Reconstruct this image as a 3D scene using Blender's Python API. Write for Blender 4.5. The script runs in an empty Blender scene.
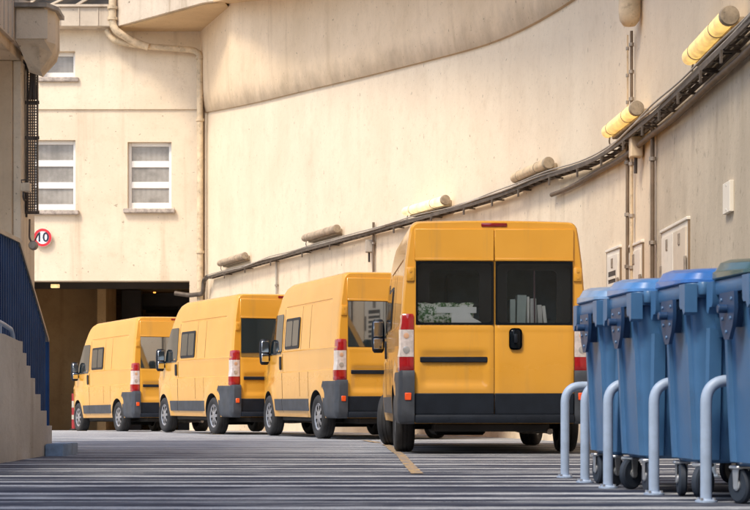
import bpy, bmesh, math, random
from math import sin, cos, pi, radians
from mathutils import Vector, Matrix
random.seed(7)
scene = bpy.context.scene
COL = scene.collection
CAMZ = 0.56

# ------------------------------------------------------------------ materials
def srgb(r, g, b):
    f = lambda c: (c/12.92 if c <= .04045 else ((c+.055)/1.055)**2.4)
    return (f(r/255), f(g/255), f(b/255))

class NT:
    """small helper round a node tree"""
    def __init__(self, name):
        self.m = bpy.data.materials.new(name); self.m.use_nodes = True
        self.t = self.m.node_tree; self.t.nodes.clear()
        self.out = self.n('ShaderNodeOutputMaterial')
        self.co = self.n('ShaderNodeTexCoord').outputs['Object']
    def n(self, typ, **kw):
        nd = self.t.nodes.new(typ)
        for k, v in kw.items(): setattr(nd, k, v)
        return nd
    def l(self, a, b): self.t.links.new(a, b)
    def put(self, sock, v):
        if hasattr(v, 'is_output'): self.l(v, sock)
        else: sock.default_value = v
    def math(self, op, a, b=0.0, clamp=False):
        nd = self.n('ShaderNodeMath', operation=op, use_clamp=clamp)
        self.put(nd.inputs[0], a); self.put(nd.inputs[1], b); return nd.outputs[0]
    def mapping(self, scale=(1, 1, 1), loc=(0, 0, 0), src=None):
        nd = self.n('ShaderNodeMapping'); self.l(src or self.co, nd.inputs['Vector'])
        nd.inputs['Scale'].default_value = scale; nd.inputs['Location'].default_value = loc
        return nd.outputs[0]
    def noise(self, scale, detail=4, rough=.55, vec=None, dist=0.0, dim='3D', w=None):
        nd = self.n('ShaderNodeTexNoise', noise_dimensions=dim)
        nd.inputs['Scale'].default_value = scale; nd.inputs['Detail'].default_value = detail
        nd.inputs['Roughness'].default_value = rough; nd.inputs['Distortion'].default_value = dist
        if dim != '1D': self.l(vec or self.co, nd.inputs['Vector'])
        if w is not None: self.l(w, nd.inputs['W'])
        return nd.outputs['Fac']
    def ramp(self, fac, lo, hi):
        nd = self.n('ShaderNodeMapRange', interpolation_type='SMOOTHSTEP')
        self.put(nd.inputs[0], fac); nd.inputs[1].default_value = lo; nd.inputs[2].default_value = hi
        return nd.outputs[0]
    def mix(self, fac, a, b, mode='MIX'):
        nd = self.n('ShaderNodeMix', data_type='RGBA', blend_type=mode)
        self.put(nd.inputs[0], fac)
        for s, v in ((nd.inputs[6], a), (nd.inputs[7], b)):
            if hasattr(v, 'is_output'): self.l(v, s)
            else: s.default_value = (*v, 1) if len(v) == 3 else v
        return nd.outputs[2]
    def bsdf(self, color, rough=.6, metal=0.0, coat=0.0, spec=.5, bump=None, bstr=.3, bdist=.01, emit=None, estr=0):
        b = self.n('ShaderNodeBsdfPrincipled')
        if hasattr(color, 'is_output'): self.l(color, b.inputs['Base Color'])
        else: b.inputs['Base Color'].default_value = (*color, 1)
        self.put(b.inputs['Roughness'], rough); b.inputs['Metallic'].default_value = metal
        b.inputs['Coat Weight'].default_value = coat; b.inputs['Coat Roughness'].default_value = .06
        b.inputs['Specular IOR Level'].default_value = spec
        if emit:
            b.inputs['Emission Color'].default_value = (*emit, 1); b.inputs['Emission Strength'].default_value = estr
        if bump is not None:
            bn = self.n('ShaderNodeBump'); bn.inputs['Strength'].default_value = bstr; bn.inputs['Distance'].default_value = bdist
            self.l(bump, bn.inputs['Height']); self.l(bn.outputs[0], b.inputs['Normal'])
        self.l(b.outputs[0], self.out.inputs[0]); return b
    def sep(self, src=None):
        nd = self.n('ShaderNodeSeparateXYZ'); self.l(src or self.co, nd.inputs[0]); return nd.outputs

def simple(name, col, rough=.5, metal=0.0, coat=0.0, var=.12, vscale=3.0, bump=0.0, bscale=60, spec=.5, grime=0.0):
    t = NT(name)
    n1 = t.noise(vscale, 5, .6)
    c = t.mix(t.ramp(n1, .3, .7), tuple(v*(1-var) for v in col), tuple(min(1, v*(1+var)) for v in col))
    if grime:
        g = t.ramp(t.noise(vscale*2.3, 6, .65), .52, .75)
        c = t.mix(t.math('MULTIPLY', g, grime), c, (.06, .045, .03))
    r = t.math('ADD', rough-.06, t.math('MULTIPLY', t.noise(vscale*4, 3), .12))
    t.bsdf(c, r, metal, coat, spec, t.noise(bscale, 4) if bump else None, bump, .004)
    return t.m

def plaster(name, c1, c2, streak=.5, dirt=.4, bump=.5, extra=None):
    """render / painted concrete in world coordinates: clouds, vertical streaks, specks"""
    t = NT(name)
    c = t.mix(t.ramp(t.noise(.55, 6, .62), .3, .7), c1, c2)
    c = t.mix(t.math('MULTIPLY', t.ramp(t.noise(2.6, 8, .72), .50, .76), .42), c, tuple(v*f for v, f in zip(c2, (.78, .74, .68))))
    c = t.mix(t.math('MULTIPLY', t.ramp(t.noise(14, 5, .75), .52, .7), .22), c, tuple(v*.6 for v in c2))
    st = t.noise(1.0, 5, .6, t.mapping((2.6, 2.6, .16)))
    c = t.mix(t.math('MULTIPLY', t.ramp(st, .52, .78), streak), c, tuple(v*f for v, f in zip(c2, (.62, .55, .47))))
    sp = t.math('MAXIMUM', t.ramp(t.noise(11, 3, .5), .69, .74), t.ramp(t.noise(23, 2, .5), .72, .76))
    c = t.mix(t.math('MULTIPLY', sp, dirt), c, (.10, .065, .035))
    if extra: c = extra(t, c)
    h = t.math('ADD', t.math('MULTIPLY', t.noise(3, 4, .6), 1.0), t.math('MULTIPLY', t.noise(38, 4, .6), .25))
    t.bsdf(c, .86, 0, 0, .25, h, bump, .02)
    return t.m

M = {}
CREAM1, CREAM2 = (.80, .675, .505), (.735, .605, .445)
GREY1, GREY2 = (.60, .51, .39), (.48, .405, .305)
def lower_extra(t, c):
    s = t.sep()
    yy = t.math('ADD', s[1], t.math('MULTIPLY', t.noise(1.3, 5, .6), .5))
    low = t.ramp(yy, 20.36, 20.18)                                # unpainted concrete right of the conduit, below the tray
    hi = t.math('MULTIPLY', t.ramp(t.math('ADD', s[1], t.math('MULTIPLY', t.noise(.5, 4), 6)), 25.5, 17.5), .62)
    below = t.ramp(s[2], 3.72, 3.62)
    f = t.math('MAXIMUM', t.math('MULTIPLY', low, below), hi)
    g = t.mix(t.ramp(t.noise(.8, 6, .7, t.mapping((1.6, 1.6, .5))), .3, .7), GREY1, GREY2)
    g = t.mix(t.math('MULTIPLY', t.ramp(t.noise(9, 6, .75), .55, .7), .5), g, (.16, .13, .095))
    c = t.mix(f, c, g)
    # run-off dirt under the tray line
    e = t.math('MULTIPLY', t.ramp(t.noise(1.0, 5, .6, t.mapping((4, 4, .25))), .5, .7), t.ramp(s[2], 2.6, 3.7))
    e = t.math('MULTIPLY', e, below)
    return t.mix(t.math('MULTIPLY', e, .35), c, (.34, .25, .15))
M['wall_low'] = plaster('painted_wall', CREAM1, CREAM2, .10, .5, .45, lower_extra)
def up_extra(t, c):
    u = t.n('ShaderNodeUVMap').outputs[0]
    v = t.sep(u)[1]
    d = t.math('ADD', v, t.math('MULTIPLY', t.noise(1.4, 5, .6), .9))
    band = t.ramp(d, 1.0, .35)                                   # darker band along the lip, broken up by noise
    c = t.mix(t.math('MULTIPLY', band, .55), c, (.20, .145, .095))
    return c
M['wall_up'] = plaster('upper_wall_plaster', (.80, .63, .44), (.70, .54, .36), .4, .6, .5, up_extra)
M['facade'] = plaster('facade_plaster', (.79, .67, .51), (.70, .58, .43), .5, .5, .6)
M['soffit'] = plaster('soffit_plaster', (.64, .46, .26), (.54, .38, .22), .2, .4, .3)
M['fascia'] = plaster('fascia_concrete', (.66, .56, .44), (.5, .42, .33), .9, .7, .5)
M['rough_concrete'] = plaster('rough_concrete', (.68, .53, .36), (.52, .39, .255), .8, .9, .9)
M['pale_concrete'] = plaster('pale_concrete', (.78, .66, .49), (.62, .51, .37), .7, .5, .6)
M['stair_concrete'] = plaster('stair_concrete', (.64, .615, .57), (.48, .46, .425), .85, .4, .6)
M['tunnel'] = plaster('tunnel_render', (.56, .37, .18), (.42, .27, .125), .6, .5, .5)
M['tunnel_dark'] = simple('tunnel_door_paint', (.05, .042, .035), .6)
M['cap'] = simple('cap_zinc', (.30, .27, .23), .6, 0, 0, .25, 6, .3)
M['sill'] = simple('sill_stone', (.40, .34, .29), .8, 0, 0, .3, 8, .4, grime=.5)
M['upvc'] = simple('window_frame_white', (.80, .78, .74), .35, var=.04)
M['blind'] = simple('window_blind', (.30, .25, .19), .7, var=.15, vscale=9)
M['metal_galv'] = simple('galvanised_steel', (.33, .28, .23), .5, .5, 0, .3, 9, grime=.5)
M['tray_dark'] = simple('tray_steel_dark', (.12, .095, .075), .6, .4, 0, .3, 7, grime=.4)
M['cable'] = simple('cable_sheath', (.045, .035, .03), .55)
M['cable_pale'] = simple('cable_sheath_grey', (.36, .32, .27), .6, grime=.4)
M['pipe'] = simple('pipe_paint', (.60, .47, .31), .6, 0, 0, .2, 4, .2, grime=.55)
M['pipe_dark'] = simple('conduit_brown', (.17, .12, .08), .6, .2, 0, .2, 5, grime=.3)
M['lamp_off'] = simple('lamp_diffuser_yellowed', (.62, .47, .29), .4, var=.25, vscale=9, grime=.25)
M['lamp_old'] = simple('lamp_diffuser_brown', (.40, .31, .22), .5, var=.3, vscale=9, grime=.45)
M['lamp_cap'] = simple('lamp_end_cap', (.33, .26, .18), .55, var=.25, vscale=12, grime=.5)
def lamp(name, s, col=(1, .72, .28)):
    t = NT(name); b = t.bsdf((.8, .62, .33), .4, emit=col, estr=s)
    g = t.math('ADD', .45, t.math('MULTIPLY', t.ramp(t.noise(7, 5, .7), .3, .65), .75)); t.l(t.math('MULTIPLY', g, s), b.inputs['Emission Strength']); return t.m
M['lamp_on'] = lamp('lamp_tube_lit', .45, (1, .62, .16))
M['lamp_on_white'] = lamp('lamp_tube_lit_white', .55, (1, .80, .45))
M['lamp_small'] = lamp('tunnel_lamp_lit', .5, (1, .7, .3))
M['lamp_orange'] = lamp('pilot_lamp_lit', 1.6, (1, .35, .06))
M['cabinet'] = simple('cabinet_paint', (.78, .72, .62), .5, var=.05, grime=.12)
M['cabinet_tan'] = simple('cabinet_paint_tan', (.66, .56, .44), .5, var=.05, grime=.15)
M['dark_slot'] = simple('dark_slot', (.05, .04, .035), .6)
M['joint_brown'] = simple('cabinet_joint_brown', (.22, .15, .09), .7)  # brown strips along the cabinet joints
# vans
t = NT('van_yellow_paint'); rnd = t.n('ShaderNodeObjectInfo').outputs['Random']
c = t.mix(t.ramp(t.noise(1.6, 4), .3, .7), (.66, .315, .032), (.70, .342, .040))
s_ = t.sep()
dust = t.math('MULTIPLY', t.ramp(t.math('ADD', s_[2], t.math('MULTIPLY', t.noise(5, 5, .7), .5)), 1.25, .40), t.math('ADD', .16, t.math('MULTIPLY', rnd, .22)))
c = t.mix(t.math('MULTIPLY', rnd, .10), c, (.70, .33, .02))
run = t.math('MULTIPLY', t.ramp(t.noise(1.0, 5, .65, t.mapping((9, 9, .7))), .54, .74), .22)
c = t.mix(run, c, (.34, .22, .08))
c = t.mix(dust, c, (.30, .22, .13))
t.bsdf(c, t.math('ADD', .27, t.math('MULTIPLY', dust, .8)), 0, .55, .4); M['yellow'] = t.m
M['blacktrim'] = simple('van_dark_plastic', (.010, .014, .022), .5, var=.2, vscale=6, bump=.15, bscale=200, spec=.22)
M['greytrim'] = simple('van_grey_plastic', (.046, .053, .066), .55, var=.22, vscale=5, bump=.2, bscale=200, grime=.2, spec=.35)
M['cavity'] = simple('van_inside_lining', (.022, .025, .028), .8)
M['under'] = simple('van_underbody', (.018, .016, .015), .8, var=.4)
M['tyre'] = simple('tyre_rubber', (.022, .022, .024), .75, var=.25, vscale=8, bump=.3, bscale=90)
M['hub'] = simple('hubcap_silver', (.36, .36, .38), .45, .7, 0, .18, 9, grime=.45)
M['hubdark'] = simple('wheel_disc_dark', (.03, .028, .027), .6)
M['gap'] = simple('panel_gap', (.016, .008, .003), .8)
M['red'] = simple('lamp_red_lens', (.33, .008, .012), .12, 0, .8, .15, 14)
M['redline'] = simple('lamp_red_dark', (.22, .006, .010), .15, 0, .8)
M['clear'] = simple('lamp_clear_lens', (.64, .57, .55), .10, .15, .9, .14, 26)
M['amber'] = simple('lamp_amber_bulb', (.62, .36, .22), .3)
M['bezel'] = simple('lamp_reflector_ring', (.55, .54, .53), .2, .5)
M['reflector'] = simple('reflector_orange_red', (.85, .10, .02), .2, 0, .5)
t = NT('van_window_glass')
tr = t.n('ShaderNodeBsdfTransparent'); tr.inputs[0].default_value = (.92, .96, .96, 1)
gl = t.n('ShaderNodeBsdfGlossy'); gl.inputs['Roughness'].default_value = .015; gl.inputs[0].default_value = (.9, .95, 1, 1)
fr = t.n('ShaderNodeFresnel'); fr.inputs[0].default_value = 1.5
mx = t.n('ShaderNodeMixShader'); t.l(t.math('MULTIPLY', fr.outputs[0], .9, True), mx.inputs[0])
t.l(tr.outputs[0], mx.inputs[1]); t.l(gl.outputs[0], mx.inputs[2]); t.l(mx.outputs[0], t.out.inputs[0]); M['glass'] = t.m
t = NT('van_window_glass_coated')
d = t.n('ShaderNodeBsdfDiffuse'); d.inputs[0].default_value = (.02, .028, .03, 1)
gl = t.n('ShaderNodeBsdfGlossy'); gl.inputs['Roughness'].default_value = .03; gl.inputs[0].default_value = (.9, .95, .97, 1)
mx = t.n('ShaderNodeMixShader'); mx.inputs[0].default_value = .34
t.l(d.outputs[0], mx.inputs[1]); t.l(gl.outputs[0], mx.inputs[2]); t.l(mx.outputs[0], t.out.inputs[0]); M['glass_refl'] = t.m
t = NT('van_side_glass'); t.bsdf((.008, .015, .020), .05, 0, 0, .45); M['glass_dark'] = t.m
t = NT('window_black_border'); t.bsdf((.004, .006, .009), .10, 0, 0, .2); M['glass_black'] = t.m
t = NT('mirror_glass'); t.bsdf((.8, .83, .88), .08, 1.0); M['mirror'] = t.m
t = NT('leaf_print_plastic')
c = t.mix(t.ramp(t.noise(19, 5, .75), .44, .56), (.045, .16, .03), (.78, .80, .72))
t.bsdf(c, .3, bump=t.noise(14, 4), bstr=.8, bdist=.02); M['leafprint'] = t.m
M['paper'] = simple('white_paper', (.88, .88, .86), .6, var=.05, bump=.2, bscale=20)
M['folder_teal'] = simple('folder_pale_teal', (.46, .56, .55), .6)
M['folder_grey'] = simple('folder_grey', (.62, .63, .62), .6)
M['pole_violet'] = simple('pole_dull_violet', (.12, .07, .09), .4)
# bins and rails
M['bin'] = simple('bin_blue_plastic', (.062, .168, .345), .36, var=.10, vscale=2.5, bump=.12, bscale=140, grime=.22)
M['bin_dark'] = simple('bin_dark_blue_plastic', (.018, .055, .14), .4, var=.15)
M['lid_blue'] = simple('lid_bright_blue', (.028, .145, .47), .36, 0, .3, .1, 5)
M['lid_mid'] = simple('lid_mid_blue', (.065, .21, .50), .34, 0, .3, .12, 5)
M['lid_pale'] = simple('lid_faded_blue', (.17, .30, .50), .34, 0, .3, .15, 5, grime=.1)
M['lid_green'] = simple('lid_dark_green', (.035, .085, .078), .3, 0, .3, .15, 5)
M['rail'] = simple('rail_pale_blue_paint', (.36, .46, .62), .42, 0, 0, .10, 6, .1, grime=.12)
M['caster_steel'] = simple('caster_zinc', (.55, .58, .62), .35, .7, grime=.2)
M['caster_rubber'] = simple('caster_rubber', (.022, .032, .050), .6)
M['bolt'] = simple('bolt_zinc', (.6, .62, .66), .3, .8)
M['fence'] = simple('fence_navy_paint', (.024, .066, .18), .8, var=.15, vscale=3, grime=.12, spec=.12)
M['fence_cap'] = simple('fence_cap_rail', (.42, .37, .31), .5, .3, grime=.3)
M['kerb'] = simple('kerb_blue_paint', (.22, .32, .46), .7, var=.2, vscale=6, bump=.3, grime=.3)
M['white_sign'] = simple('sign_white', (.82, .81, .78), .4, var=.03)
M['sign_red'] = simple('sign_red', (.62, .02, .03), .4)
M['sign_ink'] = simple('sign_black_blue', (.012, .018, .05), .4)
M['post_red'] = simple('post_red', (.36, .03, .035), .6)
M['post_white'] = simple('post_white', (.5, .45, .38), .6)
t = NT('worn_yellow_marking')
c = t.mix(t.ramp(t.noise(9, 6, .8), .38, .56), (.55, .33, .08), (.22, .20, .19))
t.bsdf(c, .8); M['yellowline'] = t.m
# ground
t = NT('grooved_ramp_concrete')
s_ = t.sep()
wob = t.math('MULTIPLY', t.math('SUBTRACT', t.noise(.7, 3, .5, t.mapping((.5, .5, 1))), .5), .22)
fine = t.math('MULTIPLY', t.math('SUBTRACT', t.noise(7, 3, .6), .5), .07)
y1 = t.math('ADD', s_[1], t.math('ADD', wob, fine))
jit = t.math('MULTIPLY', t.noise(.9, 2, .5, dim='1D', w=y1), 3.6)
ph = t.math('ADD', t.math('MULTIPLY', y1, 2*pi/.50), jit)
sn = t.math('SINE', ph)
brk = t.math('MULTIPLY', t.math('SUBTRACT', t.noise(1.0, 5, .7, t.mapping((.55, 5.0, 1))), .5), 1.5)
groove = t.ramp(t.math('ADD', sn, brk), -.25, .12)
near = t.ramp(s_[1], 22.0, 17.5)
ph2 = t.math('ADD', t.math('MULTIPLY', y1, 2*pi/.80), t.math('MULTIPLY', jit, .7))
g2 = t.math('MULTIPLY', t.ramp(t.math('ADD', t.math('SINE', ph2), brk), .15, .45), t.math('MULTIPLY', t.ramp(s_[1], 46, 27), .9))
wear = t.ramp(t.noise(1.1, 6, .65, t.mapping((.8, 1.6, 1))), .28, .55)
gm = t.math('MULTIPLY', t.math('MAXIMUM', t.math('MULTIPLY', groove, near), g2), t.math('ADD', .55, t.math('MULTIPLY', wear, .45)))
base = t.mix(t.ramp(t.noise(.8, 6, .65), .3, .7), (.37, .39, .41), (.50, .52, .54))
base = t.mix(t.math('MULTIPLY', t.ramp(t.noise(1.0, 6, .75, t.mapping((1.6, 9.0, 1))), .48, .66), .55), base, (.13, .13, .18))
base = t.mix(t.math('MULTIPLY', t.ramp(t.noise(26, 5, .8), .5, .68), .5), base, (.10, .10, .14))
base = t.mix(t.math('MULTIPLY', t.ramp(t.noise(5, 6, .75, t.mapping((1, 2.2, 1))), .55, .7), .35), base, (.15, .145, .19))
base = t.mix(t.math('MULTIPLY', t.ramp(t.noise(.45, 5, .7, t.mapping((1, 1.5, 1))), .56, .68), .45), base, (.085, .085, .11))
base = t.mix(t.math('MULTIPLY', t.ramp(t.noise(34, 3, .7), .58, .66), .75), base, (.74, .75, .78))
c = t.mix(gm, base, (.018, .025, .050))
h = t.math('SUBTRACT', t.math('MULTIPLY', t.noise(24, 5, .7), .5), t.math('MULTIPLY', gm, 1.6))
t.bsdf(c, .8, 0, 0, .3, h, .6, .012); M['ground'] = t.m

# ------------------------------------------------------------------ mesh helpers
def finish(name, bm, mats, parent=None, smooth=None, kind=None):
    bmesh.ops.remove_doubles(bm, verts=bm.verts, dist=1e-5)
    bmesh.ops.recalc_face_normals(bm, faces=bm.faces)
    me = bpy.data.meshes.new(name); bm.to_mesh(me); bm.free()
    return link(name, me, mats, parent, smooth, kind)
def link(name, me, mats, parent=None, smooth=None, kind=None):
    for i, m in enumerate(mats if isinstance(mats, (list, tuple)) else [mats]):
        m = M[m] if isinstance(m, str) else m
        if i < len(me.materials): me.materials[i] = m
        else: me.materials.append(m)
    if smooth is not None:
        me.shade_smooth()
        if smooth < 180: me.set_sharp_from_angle(angle=radians(smooth))
    o = bpy.data.objects.new(name, me); COL.objects.link(o); o.parent = parent
    if kind: o['kind'] = kind
    return o
def empty(name, label, cat, loc=(0, 0, 0), rz=0, group=None):
    o = bpy.data.objects.new(name, None); COL.objects.link(o); o.location = loc; o.rotation_euler = (0, 0, rz)
    tag(o, label, cat, group); return o
def tag(o, label, cat, group=None):
    o['label'] = label; o['category'] = cat
    if group: o['group'] = group
    return o
def copy_tree(o, parent=None):
    c = o.copy(); COL.objects.link(c); c.parent = parent
    for ch in list(o.children): copy_tree(ch, c)
    return c

def box(bm, x0, x1, y0, y1, z0, z1, bev=0, mi=0, seg=1):
    vs = [bm.verts.new((x, y, z)) for x in (x0, x1) for y in (y0, y1) for z in (z0, z1)]
    fs = [bm.faces.new([vs[i] for i in q]) for q in ((0, 1, 3, 2), (4, 6, 7, 5), (0, 4, 5, 1), (2, 3, 7, 6), (0, 2, 6, 4), (1, 5, 7, 3))]
    for f in fs: f.material_index = mi
    if bev:
        es = list({e for f in fs for e in f.edges})
        r = bmesh.ops.bevel(bm, geom=es, offset=bev, segments=seg, affect='EDGES', profile=.5)
        for f in r['faces']: f.material_index = mi
def prism(bm, poly, a, b, axis='z', mi=0):
    """extrude a 2-D outline along an axis; axis x: poly=(y,z); y: (x,z); z: (x,y)"""
    P = {'x': lambda p, h: (h, p[0], p[1]), 'y': lambda p, h: (p[0], h, p[1]), 'z': lambda p, h: (p[0], p[1], h)}[axis]
    v0 = [bm.verts.new(P(p, a)) for p in poly]; v1 = [bm.verts.new(P(p, b)) for p in poly]
    n = len(poly); fs = [bm.faces.new(v0), bm.faces.new(v1)]
    for i in range(n): fs.append(bm.faces.new((v0[i], v0[(i+1) % n], v1[(i+1) % n], v1[i])))
    for f in fs: f.material_index = mi
def rings(bm, rs, closed=True, caps=True, mi=0, mif=None):
    """skin between consecutive vertex rings"""
    R = [[bm.verts.new(p) for p in r] for r in rs]
    n = len(R[0])
    for i in range(len(R)-1):
        for j in range(n if closed else n-1):
            q = (R[i][j], R[i][(j+1) % n], R[i+1][(j+1) % n], R[i+1][j])
            f = bm.faces.new(q); f.material_index = mif(i, j) if mif else mi
    if caps and closed:
        for r in (R[0], R[-1]):
            f = bm.faces.new(r); f.material_index = mi
    return R
def tube(bm, pts, r, n=10, mi=0, caps=True):
    pts = [Vector(p) for p in pts]; rs = []
    up = Vector((0, 0, 1)); prev = None
    for i, p in enumerate(pts):
        d = (pts[min(i+1, len(pts)-1)] - pts[max(i-1, 0)]).normalized()
        if prev is None:
            a = d.cross(up if abs(d.z) < .9 else Vector((1, 0, 0))).normalized()
        else:
            a = (prev - d*prev.dot(d)).normalized()
        prev = a; b = d.cross(a)
        rs.append([p + a*(r*cos(2*pi*k/n)) + b*(r*sin(2*pi*k/n)) for k in range(n)])
    rings(bm, rs, True, caps, mi)
def lathe(bm, prof, n=24, axis='z', c=(0, 0, 0), mi=0, caps=True, mif=None):
    """prof = [(radius, height)]"""
    def P(r, h, a):
        u, v = r*cos(a), r*sin(a)
        return {'z': (c[0]+u, c[1]+v, c[2]+h), 'x': (c[0]+h, c[1]+u, c[2]+v), 'y': (c[0]+u, c[1]+h, c[2]+v)}[axis]
    rings(bm, [[P(r, h, 2*pi*k/n) for k in range(n)] for r, h in prof], True, caps, mi, mif)
def bend(pts, r=.1, n=6):
    """round the corners of a polyline"""
    pts = [Vector(p) for p in pts]; out = [pts[0]]
    for i in range(1, len(pts)-1):
        a, p, b = pts[i-1], pts[i], pts[i+1]
        u, v = (a-p), (b-p); rr = min(r, u.length*.49, v.length*.49); u.normalize(); v.normalize()
        s, e = p+u*rr, p+v*rr
        for k in range(n+1):
            q = k/n; out.append(s.lerp(p, q).lerp(p.lerp(e, q), q))
    out.append(pts[-1]); return out
def interp(tab, x):
    if x <= tab[0][0]: return tab[0][1]
    for (a, va), (b, vb) in zip(tab, tab[1:]):
        if x <= b: return va + (vb-va)*(x-a)/(b-a)
    return tab[-1][1]
def sinterp(tab, x):
    """smooth (cubic Hermite) version of interp"""
    if x <= tab[0][0]: return tab[0][1]
    if x >= tab[-1][0]: return tab[-1][1]
    n = len(tab); i = max(k for k in range(n-1) if tab[k][0] <= x)
    def slope(k):
        a, b = max(k-1, 0), min(k+1, n-1); return (tab[b][1]-tab[a][1])/(tab[b][0]-tab[a][0])
    h = tab[i+1][0]-tab[i][0]; t_ = (x-tab[i][0])/h
    return ((2*t_**3-3*t_**2+1)*tab[i][1]+(t_**3-2*t_**2+t_)*h*slope(i)+(-2*t_**3+3*t_**2)*tab[i+1][1]+(t_**3-t_**2)*h*slope(i+1))
def BM(): return bmesh.new()

# ------------------------------------------------------------------ setting: ground
def gz(y):
    if y < 24: return 0.0
    if y < 42: return -.0004*(y-24)**2
    return -.0004*18**2 - .0144*(y-42)
bm = BM()
xs = [-60, -30, -14, -10, -8, -6, -4, -2, 0, 2, 4, 8, 30, 60]
ys = [-60, -30, -10, 0, 5, 10, 15, 20, 24] + [24+2*i for i in range(1, 22)] + [90, 130]
rings(bm, [[(x, y, gz(y)) for x in xs] for y in ys], closed=False, caps=False)
finish('ground', bm, 'ground', smooth=180, kind='structure')

# dashed parking line along the vans' left side
line = [(.33, 13.6), (.315, 14.6), (.29, 16.5), (.27, 18.4), (.21, 20.5), (.13, 23), (-.12, 25.2), (-.62, 27.8), (-1.5, 30), (-2.75, 31.2), (-3.6, 33.6), (-4.75, 35.9), (-6.0, 38.9), (-7.2, 41.5)]
def spline(P, per=12):
    out = []
    for i in range(len(P)-1):
        p0, p1, p2, p3 = P[max(i-1, 0)], P[i], P[i+1], P[min(i+2, len(P)-1)]
        for k in range(per):
            t_ = k/per
            out.append(tuple(.5*((2*b)+(-a+c)*t_+(2*a-5*b+4*c-d)*t_*t_+(-a+3*b-3*c+d)*t_**3) for a, b, c, d in zip(p0, p1, p2, p3)))
    out.append(tuple(P[-1])); return out
L = spline(line, 10)
bm = BM(); acc = 0; on = []
for i in range(len(L)-1):
    a, b = Vector(L[i]), Vector(L[i+1]); d = (b-a); acc += d.length
    if acc > 8 and (acc % 2.6) > 1.7: continue
    nn = Vector((-d.y, d.x)).normalized()*.048
    vs = [bm.verts.new((*(p+s*nn), gz(p.y)+.006)) for p, s in ((a, 1), (a, -1), (b, -1), (b, 1))]
    bm.faces.new(vs)
finish('road_marking', bm, 'yellowline', kind='structure')

# ------------------------------------------------------------------ the curved wall
WP = [(-4.62, 46.85), (-2.95, 42), (-1.5, 37.8), (-.15, 34), (1.05, 30.6), (1.98, 27.9), (2.62, 25), (2.97, 22.5), (3.14, 20), (3.2, 17.5), (3.22, 15), (3.22, 10), (3.22, 0), (3.2, -16)]
W = [Vector(p) for p in spline(WP, 12)]
def wall_frame(y):
    """plan point, unit tangent (towards the camera) and unit normal (into the yard) where the wall crosses depth y"""
    for a, b in zip(W, W[1:]):
        if b.y <= y <= a.y:
            f = (a.y-y)/(a.y-b.y); p = a.lerp(b, f); d = (b-a).normalized()
            return p, d, Vector((d.y, -d.x))
    return W[-1], Vector((0, -1)), Vector((-1, 0))
def on_wall(y, off, z):
    p, d, n = wall_frame(y); q = p+n*off; return Vector((q.x, q.y, z))
EDGE = [(-16, 5.95), (15, 5.95), (20, 5.98), (24.3, 6.11), (28.5, 6.36), (33, 6.78), (37.5, 7.24), (41.9, 7.70), (46.85, 8.28)]
SOF = [(-16, 7.6), (20, 7.6), (24, 7.7), (28, 8.1), (33, 8.9), (39, 9.55), (44, 10.55), (47, 10.66)]
OFFS = [(-16, 1.3), (30, 1.3), (37, 1.05), (41, .6), (43.4, .42), (47, .42)]
curved = empty('curved_wall', 'tall curved cream wall sweeping round behind the row of vans', 'wall', (W[60].x, W[60].y, 0))
def child(o, root):      # keep world coordinates for a part under a moved root
    o.parent = root; o.matrix_parent_inverse = Matrix.Translation(root.location).inverted(); return o
def pt3(i, off, z):
    a = W[max(i-1, 0)]; b = W[min(i+1, len(W)-1)]; d = (b-a).normalized(); n = Vector((d.y, -d.x)); q = W[i]+n*off
    return (q.x, q.y, z)
bm = BM()
rows = []
for i in range(len(W)):
    e = sinterp(EDGE, W[i].y)
    rows.append([pt3(i, 0, z) for z in (-.6, 0, 1.2, 2.4, 3.6, 4.8, e, e+.02)] + [pt3(i, -.5, e+.02), pt3(i, -.5, -.6)])
rings(bm, rows)
child(finish('lower_wall', bm, 'wall_low', smooth=40), curved)
bm = BM(); uvl = bm.loops.layers.uv.new('UVMap')
rows = []
for i in range(len(W)):
    e = sinterp(EDGE, W[i].y); s = interp(SOF, W[i].y)
    wig = 0
    prof = [(-.2, e+wig), (.02, e+wig), (.05, e+.008+wig), (.07, e+.07+wig), (.10, e+.2+wig), (.125, e+.38), (.14, e+.6), (.15, e+1.2), (.15, s+.02), (-.2, s+.02)]
    rows.append([pt3(i, o_, z) for o_, z in prof])
rings(bm, rows)
for f in bm.faces:
    for lp in f.loops: lp[uvl].uv = (0, lp.vert.co.z - sinterp(EDGE, lp.vert.co.y))
child(finish('upper_wall', bm, 'wall_up', smooth=40), curved)
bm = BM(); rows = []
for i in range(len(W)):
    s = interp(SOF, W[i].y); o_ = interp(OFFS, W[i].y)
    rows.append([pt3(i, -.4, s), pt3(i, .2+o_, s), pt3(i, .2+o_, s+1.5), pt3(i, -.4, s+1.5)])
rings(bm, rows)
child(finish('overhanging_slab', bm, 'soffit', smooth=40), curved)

# ------------------------------------------------------------------ end building with the tunnel
FY = 46.5
bld = empty('end_building', 'cream rendered building end with small windows above a dark tunnel mouth', 'building', (-9, FY, 0))
OX0, OX1, OZ = -9.6, -4.93, 3.78
def wpx(px, y): return (px-375)/1750*y
def wz(py, y): return CAMZ+(402-py)/1750*y
wins = [(wpx(30, FY), wpx(75.5, FY), wz(210, FY), wz(140, FY)), (wpx(127.5, FY), wpx(171.5, FY), wz(208.5, FY), wz(142, FY)), (wpx(42, FY), wpx(75.5, FY), wz(77.5, FY), wz(51.5, FY))]
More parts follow.
